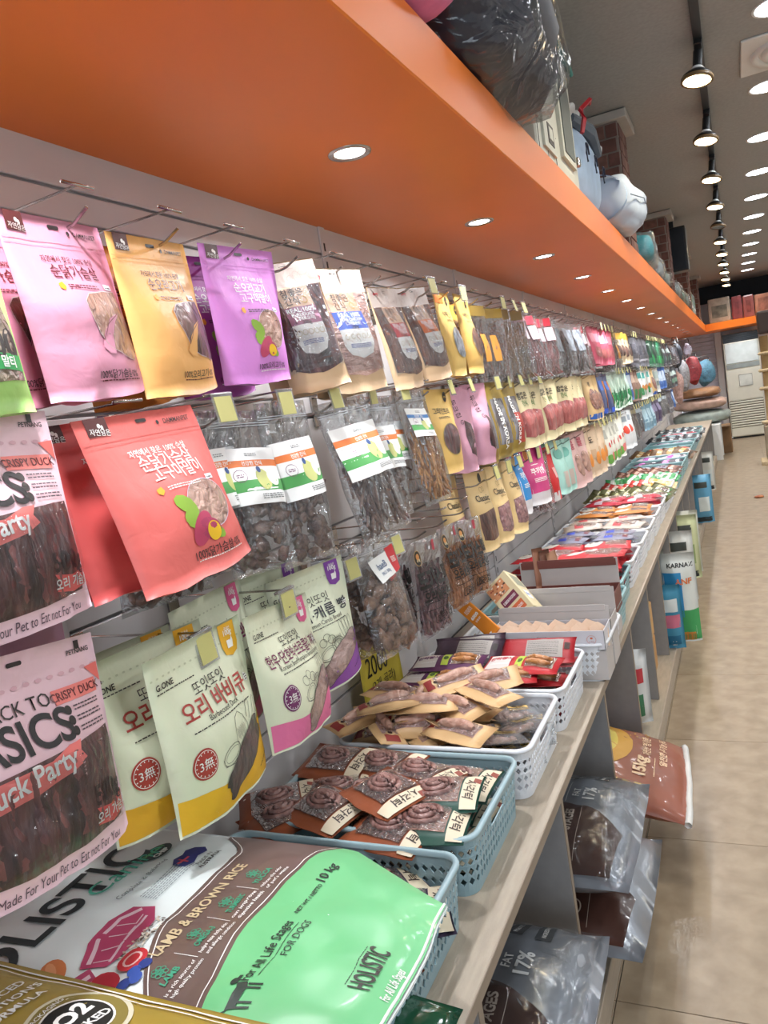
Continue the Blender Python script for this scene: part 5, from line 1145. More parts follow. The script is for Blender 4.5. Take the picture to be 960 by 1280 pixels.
# ================================================================== big dog food bags on the near end of the worktop
b = Bag(.43, .62, .030, 'sack', 401, crease=.004, waist=0, back=1.0); b.cut = .44
o = mk('dog_food_bag', b.mesh(20, 26), mat('white laminate bag', '#F3FAF9', rough=.32, coat=.3, var=.02, bump=.12, bscale=14), smooth=True)
tag(o, 'big white, brown and green dog food bag lying across the nearest basket', 'bag'); w, h = .43, .62; A = Art(b.S, o, .0014)
G = mat('green print', '#74C688', rough=.35, coat=.3, var=.02); BR = mat('brown print', '#6B5650', rough=.35, coat=.3, var=.02); GD = ink('#26332A'); MG = ink('#3E9A78')
def half(t, top=True): return (.5*b.xw(t))*.995/1.0
# green lower part and brown band, each a strip that follows the bag outline
def strip_area(f0, f1, m, nm, layer):
    V = []; F = []; nu, nv = 34, 22
    for j in range(nv+1):
        for i in range(nu+1):
            a = -.5+i/nu; t0_, t1_ = f0(a), f1(a); V.append((a*.994*w, (t0_+(t1_-t0_)*j/nv)*h))
    F = [(j*(nu+1)+i, (j+1)*(nu+1)+i, (j+1)*(nu+1)+i+1, j*(nu+1)+i+1) for j in range(nv) for i in range(nu)]
    A.put(nm, m, V, [f for f in F], layer)
wb1 = lambda a: .478+.10*min(1, max(0, (-.05-a)/.25))**1.5-.11*max(0, 1-abs(a-.46)/.16)**2+.0*a
bg1 = lambda a: .662+.05*min(1, max(0, (-.05-a)/.3))+.035*max(0, (a-.42)/.1)
strip_area(wb1, lambda a: bg1(a), BR, 'brown_band', 0); strip_area(bg1, lambda a: .997, G, 'green_foot', 0)
for f, d in ((wb1, .012), (bg1, -.010)): A.line([((-.49+.98*i/40)*w, (f(-.49+.98*i/40)+d)*h) for i in range(41)], .0014, WHT, 'border_line', 3)
A.done(); A = Art(lambda x, y, off=0: b.S(.95*x-.105*w, .092*h+.943*y, off), o, .0016)
A.text('HOLISTIC', -.02*w, .115*h, .105, ink('#23282A'), .015, 3, width=.86*w)
A.text('Canine', .28*w, .165*h, .05, ink('#4FB59A'), .0, 4, rot=.05)
A.ell(.40*w, .185*h, .030, .019, ink('#2E3A36'), 'oval_badge', 2, n=24); A.text('SMALL BITE', .40*w, .175*h, .009, ink('#6CC07A'), .03, 5); A.text('CHIP', .40*w, .20*h, .014, WHT, .05, 5)
A.poly([(x*w, y*h) for x, y in [(.32, .285), (.36, .265), (.40, .27), (.43, .262), (.46, .275), (.475, .30), (.45, .32), (.41, .312), (.37, .322), (.33, .315)]], ink('#2C2F6E'), 'country_shape', 2); A.rect(.365*w, .292*h, .026, .004, ink('#C83A4A'), 'country_shape', 4); A.rect(.365*w, .292*h, .004, .018, ink('#C83A4A'), 'country_shape', 4)
A.text('MADE IN', .40*w, .337*h, .009, INK, .0); A.text('AUSTRALIA', .40*w, .353*h, .010, INK, .03)
A.text('Complete & Balanced', .235*w, .245*h, .012, ink('#5A5F66'), .0); A.fine(.26*w, .31*h, .22*w, 7, ink('#8A9098'), gap=.0045, h=.0014)
A.text('LAMB & BROWN RICE', .155*w, .462*h, .024, ink('#C9B48E'), .02, 4, width=.46*w)
def icon(cx, cy, kind):
    for k in range(7):
        t = 2*pi*k/7; A.ring(cx+.006*cos(t), cy+.006*sin(t), .0045, .0035, .0010, MG, 'icon', 4, 8, rot=t)
    A.ring(cx, cy, .0045, .0055, .0010, MG, 'icon', 4, 10)
for k, (nm, l1, l2) in enumerate([('LAMB', 'is a rich source of', 'high quality protein'), ('OMEGA-3', 'helps ease itchy skin', 'and allergic condition'), ('TURMERIC', 'can improve', 'digestive health'), ('YUCCA', 'reduces the odor', 'of pet\'s waste')]):
    cx = (-.10+.155*k)*w; icon(cx-.012, .512*h, k); A.text(nm, cx-.012, .537*h, .012, MG, .03, 4, width=.036 if len(nm) > 5 else None); A.text(l1, cx-.010, .558*h, .0075, WHT, .01, 4, width=.055); A.text(l2, cx-.008, .574*h, .0075, WHT, .01, 4, width=.058)
    if k: A.line([(cx-.044, .50*h), (cx-.044, .56*h)], .0008, WHT, 'border_line', 4)
A.text('For All Life Stages', .02*w, .695*h, .019, GD, .01, 4, width=.25*w); A.line([(-.08*w, .712*h), (.15*w, .712*h)], .0008, GD, 'border_line', 3); A.text('FOR DOGS', .09*w, .728*h, .014, GD, .0, 4)
A.text('10 kg', .42*w, .683*h, .022, GD, .02, 4); A.text('NET WT / NETTO', .27*w, .688*h, .009, GD, .02, 4)
A.text('HOLISTIC', .03*w, .90*h, .036, ink('#2A2A22'), .018, 4, width=.22*w); A.text('For All Life Stages', .0, .945*h, .011, WHT, .02, 4); A.fine(.03*w, .873*h, .2*w, 1, GD, h=.001)
# dog silhouette
dx, dy = -.155*w, .70*h
A.poly([(dx+x, dy+y) for x, y in [(-.020, -.004), (.010, -.006), (.018, -.010), (.020, .002), (.012, .006), (-.018, .006)]], GD, 'dog_silhouette', 4); A.ell(dx+.020, dy-.014, .006, .0045, GD, 'dog_silhouette', 4, n=10); A.rect(dx+.027, dy-.012, .009, .004, GD, 'dog_silhouette', 4)
for x in (-.017, -.010, .011, .017): A.rect(dx+x, dy+.013, .0028, .017, GD, 'dog_silhouette', 4)
A.line([(dx-.02, dy-.002), (dx-.028, dy-.012), (dx-.030, dy-.018)], .0018, GD, 'dog_silhouette', 4)
# food picture: lamb cutlet, rice, tomato, berries, turmeric
LM = ink('#B8446A'); LW = ink('#E9C9D2')
A.poly([(x*w, y*h) for x, y in [(-.17, .33), (-.08, .29), (.02, .28), (.10, .30), (.12, .35), (.06, .385), (-.04, .395), (-.14, .38)]], LM, 'food_picture', 2); A.line([(x*w, y*h) for x, y in [(-.15, .34), (-.06, .305), (.04, .30), (.10, .325)]], .006, LW, 'food_picture', 3); A.line([(x*w, y*h) for x, y in [(-.12, .375), (-.02, .36), (.08, .35)]], .004, LW, 'food_picture', 3)
[A.line([((-.14+.05*k)*w, (.345-.012*k)*h), ((-.11+.05*k)*w, (.375-.010*k)*h), ((-.07+.05*k)*w, (.37-.010*k)*h)], .0018, LW, 'food_picture', 4) for k in range(4)]; A.poly([(x*w, y*h) for x, y in [(-.46, .25), (-.40, .24), (-.16, .35), (-.18, .38), (-.32, .35), (-.44, .30)]], LM, 'food_picture', 2); A.line([(x*w, y*h) for x, y in [(-.44, .26), (-.30, .32), (-.18, .365)]], .007, LW, 'food_picture', 3)
A.ell(-.20*w, .275*h, .017, .022, ink('#D9804A'), 'food_picture', 3, rot=.5, n=16); A.ell(-.195*w, .268*h, .006, .014, ink('#E8A070'), 'food_picture', 4, rot=.5, n=10); A.line([(-.24*w, .25*h), (-.27*w, .20*h)], .006, ink('#6AA060'), 'food_picture', 4); A.line([(-.22*w, .245*h), (-.22*w, .19*h)], .005, ink('#3E8A5C'), 'food_picture', 4)
for k in range(60): r2 = random.Random(k); A.ell((-.10+.18*r2.random())*w, (.385+.03*r2.random())*h, .0035, .0015, ink(['#EFE8DC', '#C9B8A4', '#5C4A44'][k % 3]), 'rice_grains', 3, rot=r2.uniform(0, 3), n=6)
A.ell(-.10*w, .425*h, .020, .018, ink('#C8303A'), 'food_picture', 4, n=16); A.ring(-.10*w, .425*h, .012, .010, .003, ink('#EBC0BC'), 'food_picture', 5, 14); A.ell(-.19*w, .41*h, .016, .020, ink('#C23040'), 'food_picture', 4, n=14)
for k, (x, y) in enumerate([(-.14, .455), (-.11, .465), (-.16, .47), (-.185, .455)]): A.ell(x*w, y*h, .009, .009, ink(['#3A56A8', '#2E3F86'][k % 2]), 'food_picture', 5, n=12)
A.done()
A2 = mk('bottom_seam', add(*[tube([b.S((-.5+i/20)*w, .992*h, .0005) for i in range(21)], .0022, 5)]), WHT, o, smooth=True)
lay(o, -.69, .672, .795, pi/2, 0, 0, h)
# gold bag on top, cut by the frame
b = Bag(.40, .60, .035, 'sack', 402, crease=.004, waist=0, back=1.0); w, h = .40, .60
o = mk('dog_food_bag', b.mesh(16, 20), mat('gold laminate bag', '#A98F3C', rough=.3, coat=.3, var=.04), smooth=True); tag(o, 'gold dog food bag lying over the white and green one, cut by the frame', 'bag'); A = Art(b.S, o, .0014)
A.rect(0, .5*h, w*.90, .004, WHT, 'border_line', 1) if False else None
A.line([((.46)*w, (.03+.94*i/30)*h) for i in range(31)], .0035, WHT, 'border_line', 2)
A.line([((.435)*w, (.03+.94*i/30)*h) for i in range(31)], .0012, WHT, 'border_line', 2)
A.text('ANF', .20*w, .20*h, .13, WHT, .0, 3, rot=pi, width=.5*w)
for k, t in enumerate(['ADVANCED', 'NUTRITION\'S', 'FORMULA']): A.text(t, .30*w, (.38+.035*k)*h, .016, WHT, .02, 3)
A.ell(.31*w, .585*h, .055, .055, ink('#D9D2B8'), 'round_seal', 1, n=40); A.ell(.31*w, .585*h, .050, .050, ink('#8A7A3A'), 'round_seal', 2, n=40); A.ell(.31*w, .585*h, .036, .036, ink('#1E1E1C'), 'round_seal', 3, n=32); A.ring(.31*w, .585*h, .037, .037, .0025, WHT, 'round_seal', 4, 36)
A.text('CO2', .30*w, .565*h, .030, WHT, .04, 5); A.text('PACKED', .31*w, .61*h, .016, WHT, .03, 5); A.text('PACKAGING', .31*w, .515*h, .008, WHT, .01, 5)
A.done(); lay(o, -.70, .345, .83, pi/2, 0, .0, h)
# dark green glossy packet on the worktop by the front edge
o = mk('foil_packet', Bag(.16, .11, .018, 'pillow', 77).mesh(10, 8), mat('dark green gloss', '#12492F', rough=.15, coat=.8, bump=.5, bscale=12), smooth=True); tag(o, 'dark green glossy packet on the worktop beside the nearest basket', 'packet'); lay(o, -.475, .765, .625, .2, .25, .25, .11)

# ================================================================== sacks and packs in the open bays under the worktop
def sack(name, w, h, d, m, label, seed, cut=0, film_=False):
    b = Bag(w, h, d, 'sack', seed, crease=.008, waist=0, back=1.0); b.cut = cut
    o = mk(name, b.mesh(16, 20), m, smooth=True); tag(o, label, 'bag'); return o, b, Art(b.S, o, .0016)
SILV = mat('silver sack', '#8E9299', rough=.28, metal=.35, coat=.4, bump=.35, bscale=9, var=.04); BRS = mat('brown sack panel', '#4A2E26', rough=.3, coat=.4, bump=.2, bscale=12); MBL = mat('steel blue foil', '#8794A4', rough=.3, metal=.4, bump=.3, bscale=12)
def grey_sack(label, seed, x, y, z, tx, ty, full=True):
    w, h = .47, .58; o, b, A = sack('dog_food_sack', w, h, .075, SILV, label, seed)
    A.poly([(px*w, py*h) for px, py in [(-.46, .45), (-.02, .45), (.0, .60), (-.02, .74), (-.08, .86), (-.18, .955), (-.46, .93), (-.47, .7)]], BRS, 'brown_panel', 1)
    A.ell(.17*w, .60*h, .045, .04, ink('#3F6E96'), 'blue_disc', 1, n=20)
    A.text('30%', .17*w, .665*h, .040, WHT, .03, 4, rot=0); A.text('FAT', .10*w, .745*h, .024, WHT, .02, 4); A.text('17%', .10*w, .80*h, .040, WHT, .03, 4)
    A.line([(-.0*w, .71*h), (.22*w, .71*h)], .0012, WHT, 'border_line', 3)
    for k, t in enumerate(['TURMERIC', 'PROBIOTIC', 'INGREDIENT']): A.rect(.36*w, (.63+.095*k)*h, .15*w, .055*h, ink('#2F3338'), 'print_panel', 1); A.text(t, .36*w, (.63+.095*k)*h, .012, WHT, .02, 4, width=.11*w)
    A.text('ALL LIFE', -.17*w, .70*h, .026, ink('#C9B8A8'), .03, 4, width=.17*w); A.text('STAGES', -.17*w, .745*h, .028, ink('#C9B8A8'), .03, 4, width=.17*w); A.ring(-.33*w, .725*h, .020, .020, .003, ink('#C9B8A8'), 'round_mark', 4, 20); A.line([(-.42*w, .79*h), (-.05*w, .79*h)], .0012, ink('#C9B8A8'), 'border_line', 4)
    A.done()
    lay(o, x, y, z, pi/2, tx, ty, h)
    if full:
        V, F = [], []
        for j in range(17):
            for i in range(15): V.append(b.S((-.48+.96*i/14)*w, (.2+.78*j/16)*h, .007+.008*noise.noise(Vector((i*.7, j*.7, seed)))))
        F = [(j*15+i, (j+1)*15+i, (j+1)*15+i+1, j*15+i+1) for j in range(16) for i in range(14)]
        mk('overwrap', (V, F), film('overwrap film', amt=.02, bscale=9, strength=.8, haze=.02), o, smooth=True)
    return o
grey_sack('silver and brown dog food sack, lower of two in the second bay', 501, -.585, 1.755, .165, -.02, 0, False)
grey_sack('silver and brown dog food sack in clear overwrap, upper of two', 502, -.60, 1.765, .315, -.03, 0)
grey_sack('silver dog food sack in clear overwrap at the bottom edge', 503, -.62, 1.17, .30, -.04, 0)
w, h = .46, .62; o, b, A = sack('dog_food_sack', w, h, .07, mat('rust sack', '#8C4A32', rough=.42, coat=.2, bump=.2, bscale=10, var=.04), 'rust-coloured 15 kg dog food sack drooping out of the third bay', 504)
A.ell(.06*w, .52*h, .15, .12, ink('#C9963A'), 'yellow_circle', 1, n=36); A.ell(.06*w, .48*h, .125, .10, ink('#D9C25C'), 'yellow_circle', 2, n=32)
A.text('15kg', -.17*w, .76*h, .050, ink('#EBC9A4'), .04, 4); A.text('자연산 명작 발란', .10*w, .78*h, .028, ink('#EBC9A4'), .02, 4, width=.13); A.text('알찬한 유기농 원료', .12*w, .86*h, .026, ink('#EBC9A4'), .02, 4, width=.19); A.fine(-.15*w, .82*h, .10, 1, ink('#EBC9A4'), h=.003)
for k in range(3): A.rect(-.40*w, (.64+.055*k)*h, .050, .020, ink('#E3BE6A'), 'print_panel', 2)
r = random.Random(5)
for k in range(70): A.ell(r.uniform(.22, .47)*w, r.uniform(.48, .80)*h, .0035, .0035, ink('#B98A3C'), 'speckle_print', 2, n=6)
A.done(); mk('white_seam', tube([b.S((-.5+i/16)*w, .985*h, .002) for i in range(17)], .011, 6), mat('seam paper', '#C9C9C6', rough=.6), o, smooth=True)
lay(o, -.545, 2.31, .232, pi/2, .27, -.08, h)
# shelf packs farther along
def shelf_pack(label, x, y, z, w, h, d, cols, yaw=0, lean=.1, words=()):
    b = Bag(w, h, d, 'sack', int(y*10), crease=.006, waist=0, back=1); o = mk('pet_food_pack', b.mesh(8, 10), matte(cols[0]), smooth=True); tag(o, label, 'bag'); A = Art(b.S, o)
    for (cx, cy, cw, ch, cc) in cols[1]: A.rect(cx*w, cy*h, cw*w, ch*h, ink(cc), 'print_panel', 1)
    for (t, cx, cy, s_, cc) in words: A.text(t, cx*w, cy*h, s_, ink(cc), .03, 4)
    A.done(); o.matrix_world = Matrix.Translation((x, y, z)) @ Matrix.Rotation(yaw, 4, 'Z') @ Matrix.Rotation(lean, 4, 'X'); return o
shelf_pack('white, blue and green pet food pack standing out of the fifth bay', -.355, 3.86, .53, .17, .45, .035, ('#D5DAD6', [(.05, .80, .9, .35, '#3C9A5A'), (-.15, .45, .5, .5, '#2F86B8'), (.1, .93, .5, .1, '#C9843C')]), .1, .06, [('KARNAZ', .1, .12, .03, '#2A2A2A'), ('ANF', .15, .30, .04, '#D8743C')])
shelf_pack('blue and pink pet food pack leaning before the white and green one', -.40, 3.76, .40, .12, .32, .03, ('#3F8EB0', [(.0, .3, .7, .2, '#D9E3E6'), (.1, .55, .6, .2, '#C9708A'), (0, .85, .7, .15, '#1F6A90')]), .05, .08, [('LI', .1, .9, .03, '#E8E8E8')])
shelf_pack('white pack with leaf print behind the standing packs', -.50, 4.00, .52, .16, .42, .04, ('#D2D4CC', [(0, .2, .6, .2, '#4A5A4A')]), 0, .05)
for k, (zz, c) in enumerate([(.08, '#B98A54'), (.235, '#C49A62')]):
    o = mk('kraft_box', add(bbox(-.10, -.15, 0, .10, .15, .15, .004)), mat('kraft box %d' % k, c, rough=.7, var=.05), loc=(-.55, 3.40, zz)); mk('tape', bbox(-.02, -.151, .02, .02, -.1495, .151, .0004), mat('tape', '#A8763C', rough=.3), o); mk('top_flap', bbox(-.098, -.149, .150, .098, -.002, .153, .001), MATS['kraft box %d' % k], o)
    tag(o, ['kraft cardboard box on the plinth in the fourth bay', 'kraft cardboard box stacked on another in the fourth bay'][k], 'box')
shelf_pack('small white litter pack low in the bay beside the rust sack', -.47, 2.85, .40, .14, .30, .05, ('#D9DCDC', [(0, .3, .7, .2, '#C8404A'), (0, .7, .6, .3, '#3E7A58')]), .2, .1)
shelf_pack('white pack behind the small litter pack', -.60, 2.95, .42, .16, .32, .06, ('#D5D8DA', [(0, .5, .7, .3, '#8FA0A0')]), .2, .1)
for k, (y, cc, lb) in enumerate([(5.05, '#C9D0A4', 'pale green litter sack standing in the bay past the standing packs'), (5.2, '#D9DAD2', 'white litter sack with black print standing in a middle bay'), (4.55, '#D0D2CE', 'white sack low in the bay after the standing packs'), (6.9, '#5FA0C4', 'light blue pack standing out of a far bay'), (8.7, '#D8DAD4', 'white pack standing in a distant bay')]):
    shelf_pack(lb, -.40+.03*(k == 3), y, .50, .17, .41, .045, (cc, [(0, .2, .6, .12, '#3A3F3A'), (.1, .6, .5, .3, '#8AA06A' if k < 3 else '#D5E0E0'), (0, .92, .8, .1, '#2E3A40')]), .05, .06)
o = mk('crumb', add(blob((0, 0, .012), .045, 3, 2, (1, .8, .3), .4), blob((.02, .01, .018), .02, 5, 1, (1, 1, .5), .5)), mat('leaf scrap', '#B5703C', rough=.5, hex2='#8A3A22', scale=30), loc=(.077, 8.49, 0), smooth=True); tag(o, 'small orange-brown scrap lying on the open floor', 'scrap')

# ================================================================== things on top of the soffit
ZS = 2.0555
PKM = mat('pink plush', '#D97AA8', rough=.85, var=.05, scale=30, bump=.1)
def cushion(w, d, h, m, name, label, loc, seed=1, rot=(0, 0, 0), cat='cushion', amp=.12, wr=0):
    V, F = [], []; nu, nv = 28, 16
    for j in range(nv+1):
        ph = -pi/2+pi*j/nv
        for i in range(nu):
            t = 2*pi*i/nu; c = cos(ph); ex = .62
            sx = math.copysign(abs(cos(t))**ex, cos(t)); sy = math.copysign(abs(sin(t))**ex, sin(t))
            k = 1+amp*noise.noise(Vector((sx*2.2*c, sy*2.2*c, sin(ph)*2+seed*3)))+wr*abs(noise.noise(Vector((sx*6, sy*6, ph*5+seed))))
            V.append((w/2*sx*c**.55*k if c > 0 else 0, d/2*sy*c**.55*k if c > 0 else 0, h/2*math.copysign(abs(sin(ph))**.8, sin(ph))*k))
    F = [(j*nu+i, j*nu+(i+1) % nu, (j+1)*nu+(i+1) % nu, (j+1)*nu+i) for j in range(nv) for i in range(nu)]
    o = mk(name, (V, F), m, smooth=True, loc=loc); o.rotation_euler = rot; tag(o, label, cat); return o
o = cushion(.34, .34, .30, PKM, 'round_cushion', 'pink round plush cushion overhanging the orange soffit at the top', (-.50, 1.30, ZS+.155), 2, amp=.03)
mk('piping', tube([(.171*cos(t)*.97, .171*sin(t)*.97, .01) for t in [2*pi*i/40 for i in range(41)]], .004, 6, False), PKM, o)
NAVY = mat('navy fabric', '#1C2138', rough=.6, var=.1, bump=.25, bscale=8, scale=6)
o = cushion(.40, .62, .34, NAVY, 'pet_bed', 'rolled navy pet bed wrapped in clear plastic on the soffit', (-.52, 1.84, ZS+.175), 5, amp=.10, wr=.08, cat='pet bed')
V, F = [], []
ov = cushion(.43, .68, .365, film('cushion wrap', amt=.03, bscale=8, strength=1.3, haze=.01), 'clear_wrap', 'x', (0, 0, 0), 5, amp=.14, wr=.14); ov.parent = o; ov.location = (0, 0, .003)
for k_ in ('label', 'category'): del ov[k_]
mk('grey_lining', tube([(.17, -.24, .06), (.185, -.1, .0), (.18, .05, -.04), (.16, .2, -.06)], [.03, .05, .05, .02], 10), mat('grey lining', '#6E6F74', rough=.7), o, smooth=True)
# cream pet house with arched window and teal scalloped eaves
CR = mat('cream board', '#C3C3B6', rough=.5, var=.03); TL = mat('teal fabric', '#2F7F78', rough=.6, var=.05); DG = mat('grey mesh', '#5D6360', rough=.7)
e = empty('pet_house', (-.455, 2.66, ZS)); tag(e, 'cream pet house with arched window and teal scalloped roof on the soffit', 'pet house')
mk('body', bbox(-.45, -.33, 0, .0, .33, .47, .006), CR, e)
mk('gable', ([(-.45, -.34, .46), (.004, -.34, .46), (.004, -.34, .48), (-.22, -.34, .62), (-.45, -.34, .48), (-.45, .34, .46), (.004, .34, .46), (.004, .34, .48), (-.22, .34, .62), (-.45, .34, .48)], [(0, 1, 2, 3, 4), (9, 8, 7, 6, 5), (0, 5, 6, 1), (1, 6, 7, 2), (2, 7, 8, 3), (3, 8, 9, 4), (4, 9, 5, 0)]), CR, e)
def arch(cx, w_, z0, z1, x, m, name, th=.004):
    P = [(cx-w_/2, z0), (cx+w_/2, z0)]+[(cx+w_/2*cos(t), z1+w_/2*sin(t)) for t in [pi*i/10 for i in range(11)]]
    n = len(P); V = [(x, p[0], p[1]) for p in P]+[(x+th, p[0], p[1]) for p in P]
    return mk(name, (V, [tuple(range(n))[::-1], tuple(range(n, 2*n))]+[(i, (i+1) % n, n+(i+1) % n, n+i) for i in range(n)]), m, e)
arch(.13, .22, .08, .30, .0, CR, 'window_surround', .012); w_ = arch(.13, .165, .10, .29, .010, DG, 'mesh_window', .005)
arch(-.17, .17, .05, .24, .0, CR, 'door_panel', .008)
for k in range(3): mk('panel_line', box(.0, -.31+.12*k, .02, .001+.0005, -.308+.12*k, .38), INK, e)
mk('line_print', add(box(.0004, -.30, .20, .0016, -.04, .202), box(.0004, -.30, .12, .0016, -.04, .122), box(.008, -.20, .07, .0095, -.12, .13)), INK, e); mk('cat_print', add(box(.0095, -.185, .085, .0105, -.135, .12)), CR, e)
mk('clip', bbox(.0, .26, .10, .02, .29, .13, .003), M_steel, e)
for k in range(7): mk('scallop', lathe([(.001, .0), (.052, .004), (.056, -.006), (.05, -.010)], 14, (0, 0, 0)), TL, e, smooth=True, loc=(.012, -.30+.10*k, .465)).rotation_euler = (0, radians(78), 0)
o = mk('ribbon', tube([(0, 0, 0), (.01, .02, .05), (.0, .03, .09), (.03, .08, .13), (.02, .13, .13)], [.008, .010, .010, .009, .007], 4), mat('red ribbon', '#B0202E', rough=.4)); o.location = (-.43, 3.03, ZS+.235); tag(o, 'red ribbon tied at the end of the pet house', 'ribbon')
PB = mat('pale blue fabric', '#A9C0DA', rough=.8, var=.05, scale=12, bump=.15)
o = cushion(.26, .66, .34, PB, 'pet_cushion', 'pale blue pet cushion with lace edge standing on the soffit', (-.575, 3.35, ZS+.175), 7, (0, 0, 0), amp=.05)
V = []; F = []
for i in range(41):
    y = -.36+.72*i/40; V += [(.09, y, .135), (.118+.008*abs(sin(i*pi/5)), y, .160+.012*abs(sin(i*pi/5)))]
F = [(2*i, 2*i+1, 2*i+3, 2*i+2) for i in range(40)]
l = mk('lace_edge', (V, F), mat('white lace', '#D5D9DC', rough=.8), o, smooth=True); l.modifiers.new('s', 'SOLIDIFY').thickness = .006
for k in range(3): mk('printed_motif', tube([(.140, -.2+.2*k+.03*cos(t), .02+.04*sin(t)) for t in [0, 1, 2.2, 3.3, 4.2]], .0035, 5), NAVY, o)
mk('grey_insert', tube([(.10, -.28, .14), (.125, 0, .150), (.11, .3, .14)], [.02, .03, .02], 8), mat('dark grey fabric', '#55606C', rough=.8), o)
o = cushion(.32, .56, .24, mat('white blue fabric', '#BFCCDD', rough=.7, var=.04, bump=.2, bscale=6), 'pillow', 'white-blue stuffed pillow drooping over the soffit edge', (-.50, 3.98, ZS+.14), 9, (0, 0, radians(-4)), amp=.12, wr=.10, cat='pillow')
mk('cuff', cushion_v := ([( .150*cos(t), -.27+.03*k, .108*sin(t)) for k in (0, 1) for t in [2*pi*i/20 for i in range(20)]], [(i, (i+1) % 20, 20+(i+1) % 20, 20+i) for i in range(20)]), PB, o, smooth=True)
mk('seam', tube([(.165, -.25, -.01), (.18, 0, .01), (.15, .25, .0)], .003, 5), mat('seam thread', '#8E9DB2'), o)
WR = film('toy wrap', amt=.06, bscale=18, strength=1.3, haze=.04)
for i, (y, c, lb) in enumerate([(5.12, '#2FA6B8', 'turquoise ball toy in clear wrap on the soffit'), (5.62, '#A9B0A8', 'grey soft toy in clear wrap next to the turquoise ball'), (6.25, '#9FB0B8', 'silver-wrapped cushion on the soffit past the turquoise ball'), (6.85, '#8C9C94', 'wrapped grey bed on the soffit before the speaker'), (8.2, '#A8B4B0', 'wrapped pale bed on the soffit under the speaker'), (8.9, '#6F8A78', 'wrapped green-grey bed beyond the speaker'), (9.7, '#9AA69A', 'wrapped pale bed near the third pillar')]):
    hh_ = (.17, .24, .16, .13, .16, .14, .16)[i]; o = cushion(.22, .2 if i == 0 else .44, hh_, mat('toy %d' % i, c, rough=.5, var=.1), 'wrapped_toy' if i < 2 else 'wrapped_bed', lb, (-.54 if i else -.50, y, ZS+hh_*.53), 20+i, amp=.06, cat='toy' if i < 2 else 'pet bed')
    c_ = cushion(.25, .26 if i == 0 else .50, hh_*1.1, WR, 'clear_wrap', 'x', (0, 0, .003), 20+i, amp=.16, wr=.12); c_.parent = o
    for k_ in ('label', 'category'): del c_[k_]
for i, (y, c, lb) in enumerate([(10.95, '#3E7A4A', 'tall green wrapped pack standing on the soffit'), (11.6, '#B9C4A8', 'tall pale green wrapped pack standing on the soffit'), (12.4, '#9FB4B8', 'tall grey-blue pack standing on the soffit near the corner')]):
    o = mk('wrapped_pack', bbox(-.16, -.24, 0, .12, .24, .36, .03, 3), mat('pack %d' % i, c, rough=.4, coat=.4, bump=.4, bscale=10), loc=(-.60, y, ZS)); tag(o, lb, 'pack')
    for k in range(4): mk('printed_stripe', bbox(.1195, -.2, .05+.08*k, .1215, .2, .08+.08*k, .0005), ink(['#1E4A2C', '#E0E4DA', '#5E8A60', '#2E5A40'][k]), o)
for i, (x0, x1, c, lb) in enumerate([(-.36, -.02, '#A89A8C', 'grey-beige patterned mat roll standing on the far soffit'), (.0, .16, '#8E3E40', 'dark red pack standing on the far soffit'), (.17, .34, '#A0524A', 'rust red pack on the far soffit beside the dark red one'), (.35, .62, '#C8876A', 'salmon pack on the far soffit at the frame edge'), (.63, .95, '#9A6A5A', 'brown pack on the far soffit')]):
    o = mk('wrapped_pack', bbox(x0, 14.5, ZS, x1, 14.8, ZS+.40-.02*i, .02, 2), mat('far pack %d' % i, c, rough=.4, coat=.3, bump=.3, bscale=8, var=.12, scale=9)); tag(o, lb, 'pack'); mk('printed_front', bbox(x0+.05, 14.496, ZS+.08, x1-.05, 14.501, ZS+.28, .0005), mat('far print %d' % i, ['#6E6A60', '#7A3034', '#8C4038', '#B5735C', '#7E5648'][i], rough=.5, var=.2, scale=12), o)
sp = empty('loudspeaker', (-.44, 7.98, 2.28)); tag(sp, 'black wall loudspeaker hanging above the soffit under the ceiling', 'loudspeaker')
mk('cabinet', bbox(-.12, -.10, 0, .12, .10, .40, .01, 2), M_black, sp); mk('grille', bbox(-.105, -.106, .015, .105, -.099, .385, .003), mat('speaker grille', '#232A33', rough=.8, bump=.4, bscale=200), sp); mk('ceiling_mount', bbox(-.02, -.02, .4, .02, .02, .49, .003), M_black, sp)

# ================================================================== far end of the shop
AC = empty('air_conditioner', (.0865, 15.2, 0)); tag(AC, 'tall cream floor-standing air conditioner at the far wall', 'air conditioner'); W = .572
mk('cabinet', bbox(-W/2, 0, .03, W/2, .36, 1.86, .012, 2), M_cream, AC); mk('foot', box(-W/2+.02, .02, 0, W/2-.02, .34, .03), M_black, AC)
mk('top_outlet', bbox(-W/2+.004, -.006, 1.70, W/2-.004, .02, 1.855, .006), mat('dark glass', '#20262B', rough=.2), AC)
for k in range(4): mk('vane', bbox(-W/2+.03, -.014, 1.725+.03*k, W/2-.03, -.005, 1.731+.03*k, .001), M_black, AC)
mk('upper_panel', bbox(-W/2+.02, -.010, 1.33, W/2-.02, .01, 1.685, .006), mat('glossy grey panel', '#BFC6C2', rough=.15, coat=.5), AC)
mk('display_strip', bbox(-W/2+.02, -.012, 1.24, W/2-.02, .01, 1.32, .004), mat('grey strip', '#8C9592', rough=.3), AC)
mk('lower_panel', bbox(-W/2+.01, -.008, .68, W/2-.01, .01, 1.225, .006), M_cream, AC)
n = mk('notice', bbox(-.08, -.012, .92, .13, -.008, 1.12, .0005), mat('notice sheet', '#D5D8CF', rough=.5), AC); mk('notice_frame', tube([(-.08, -.013, .92), (.13, -.013, .92), (.13, -.013, 1.12), (-.08, -.013, 1.12), (-.08, -.013, .92)], .003, 4), INK, n)
for k in range(11): mk('louvre', bbox(-W/2+.015, -.016, .20+.043*k, W/2-.015, .004, .226+.043*k, .006), M_cream, AC)
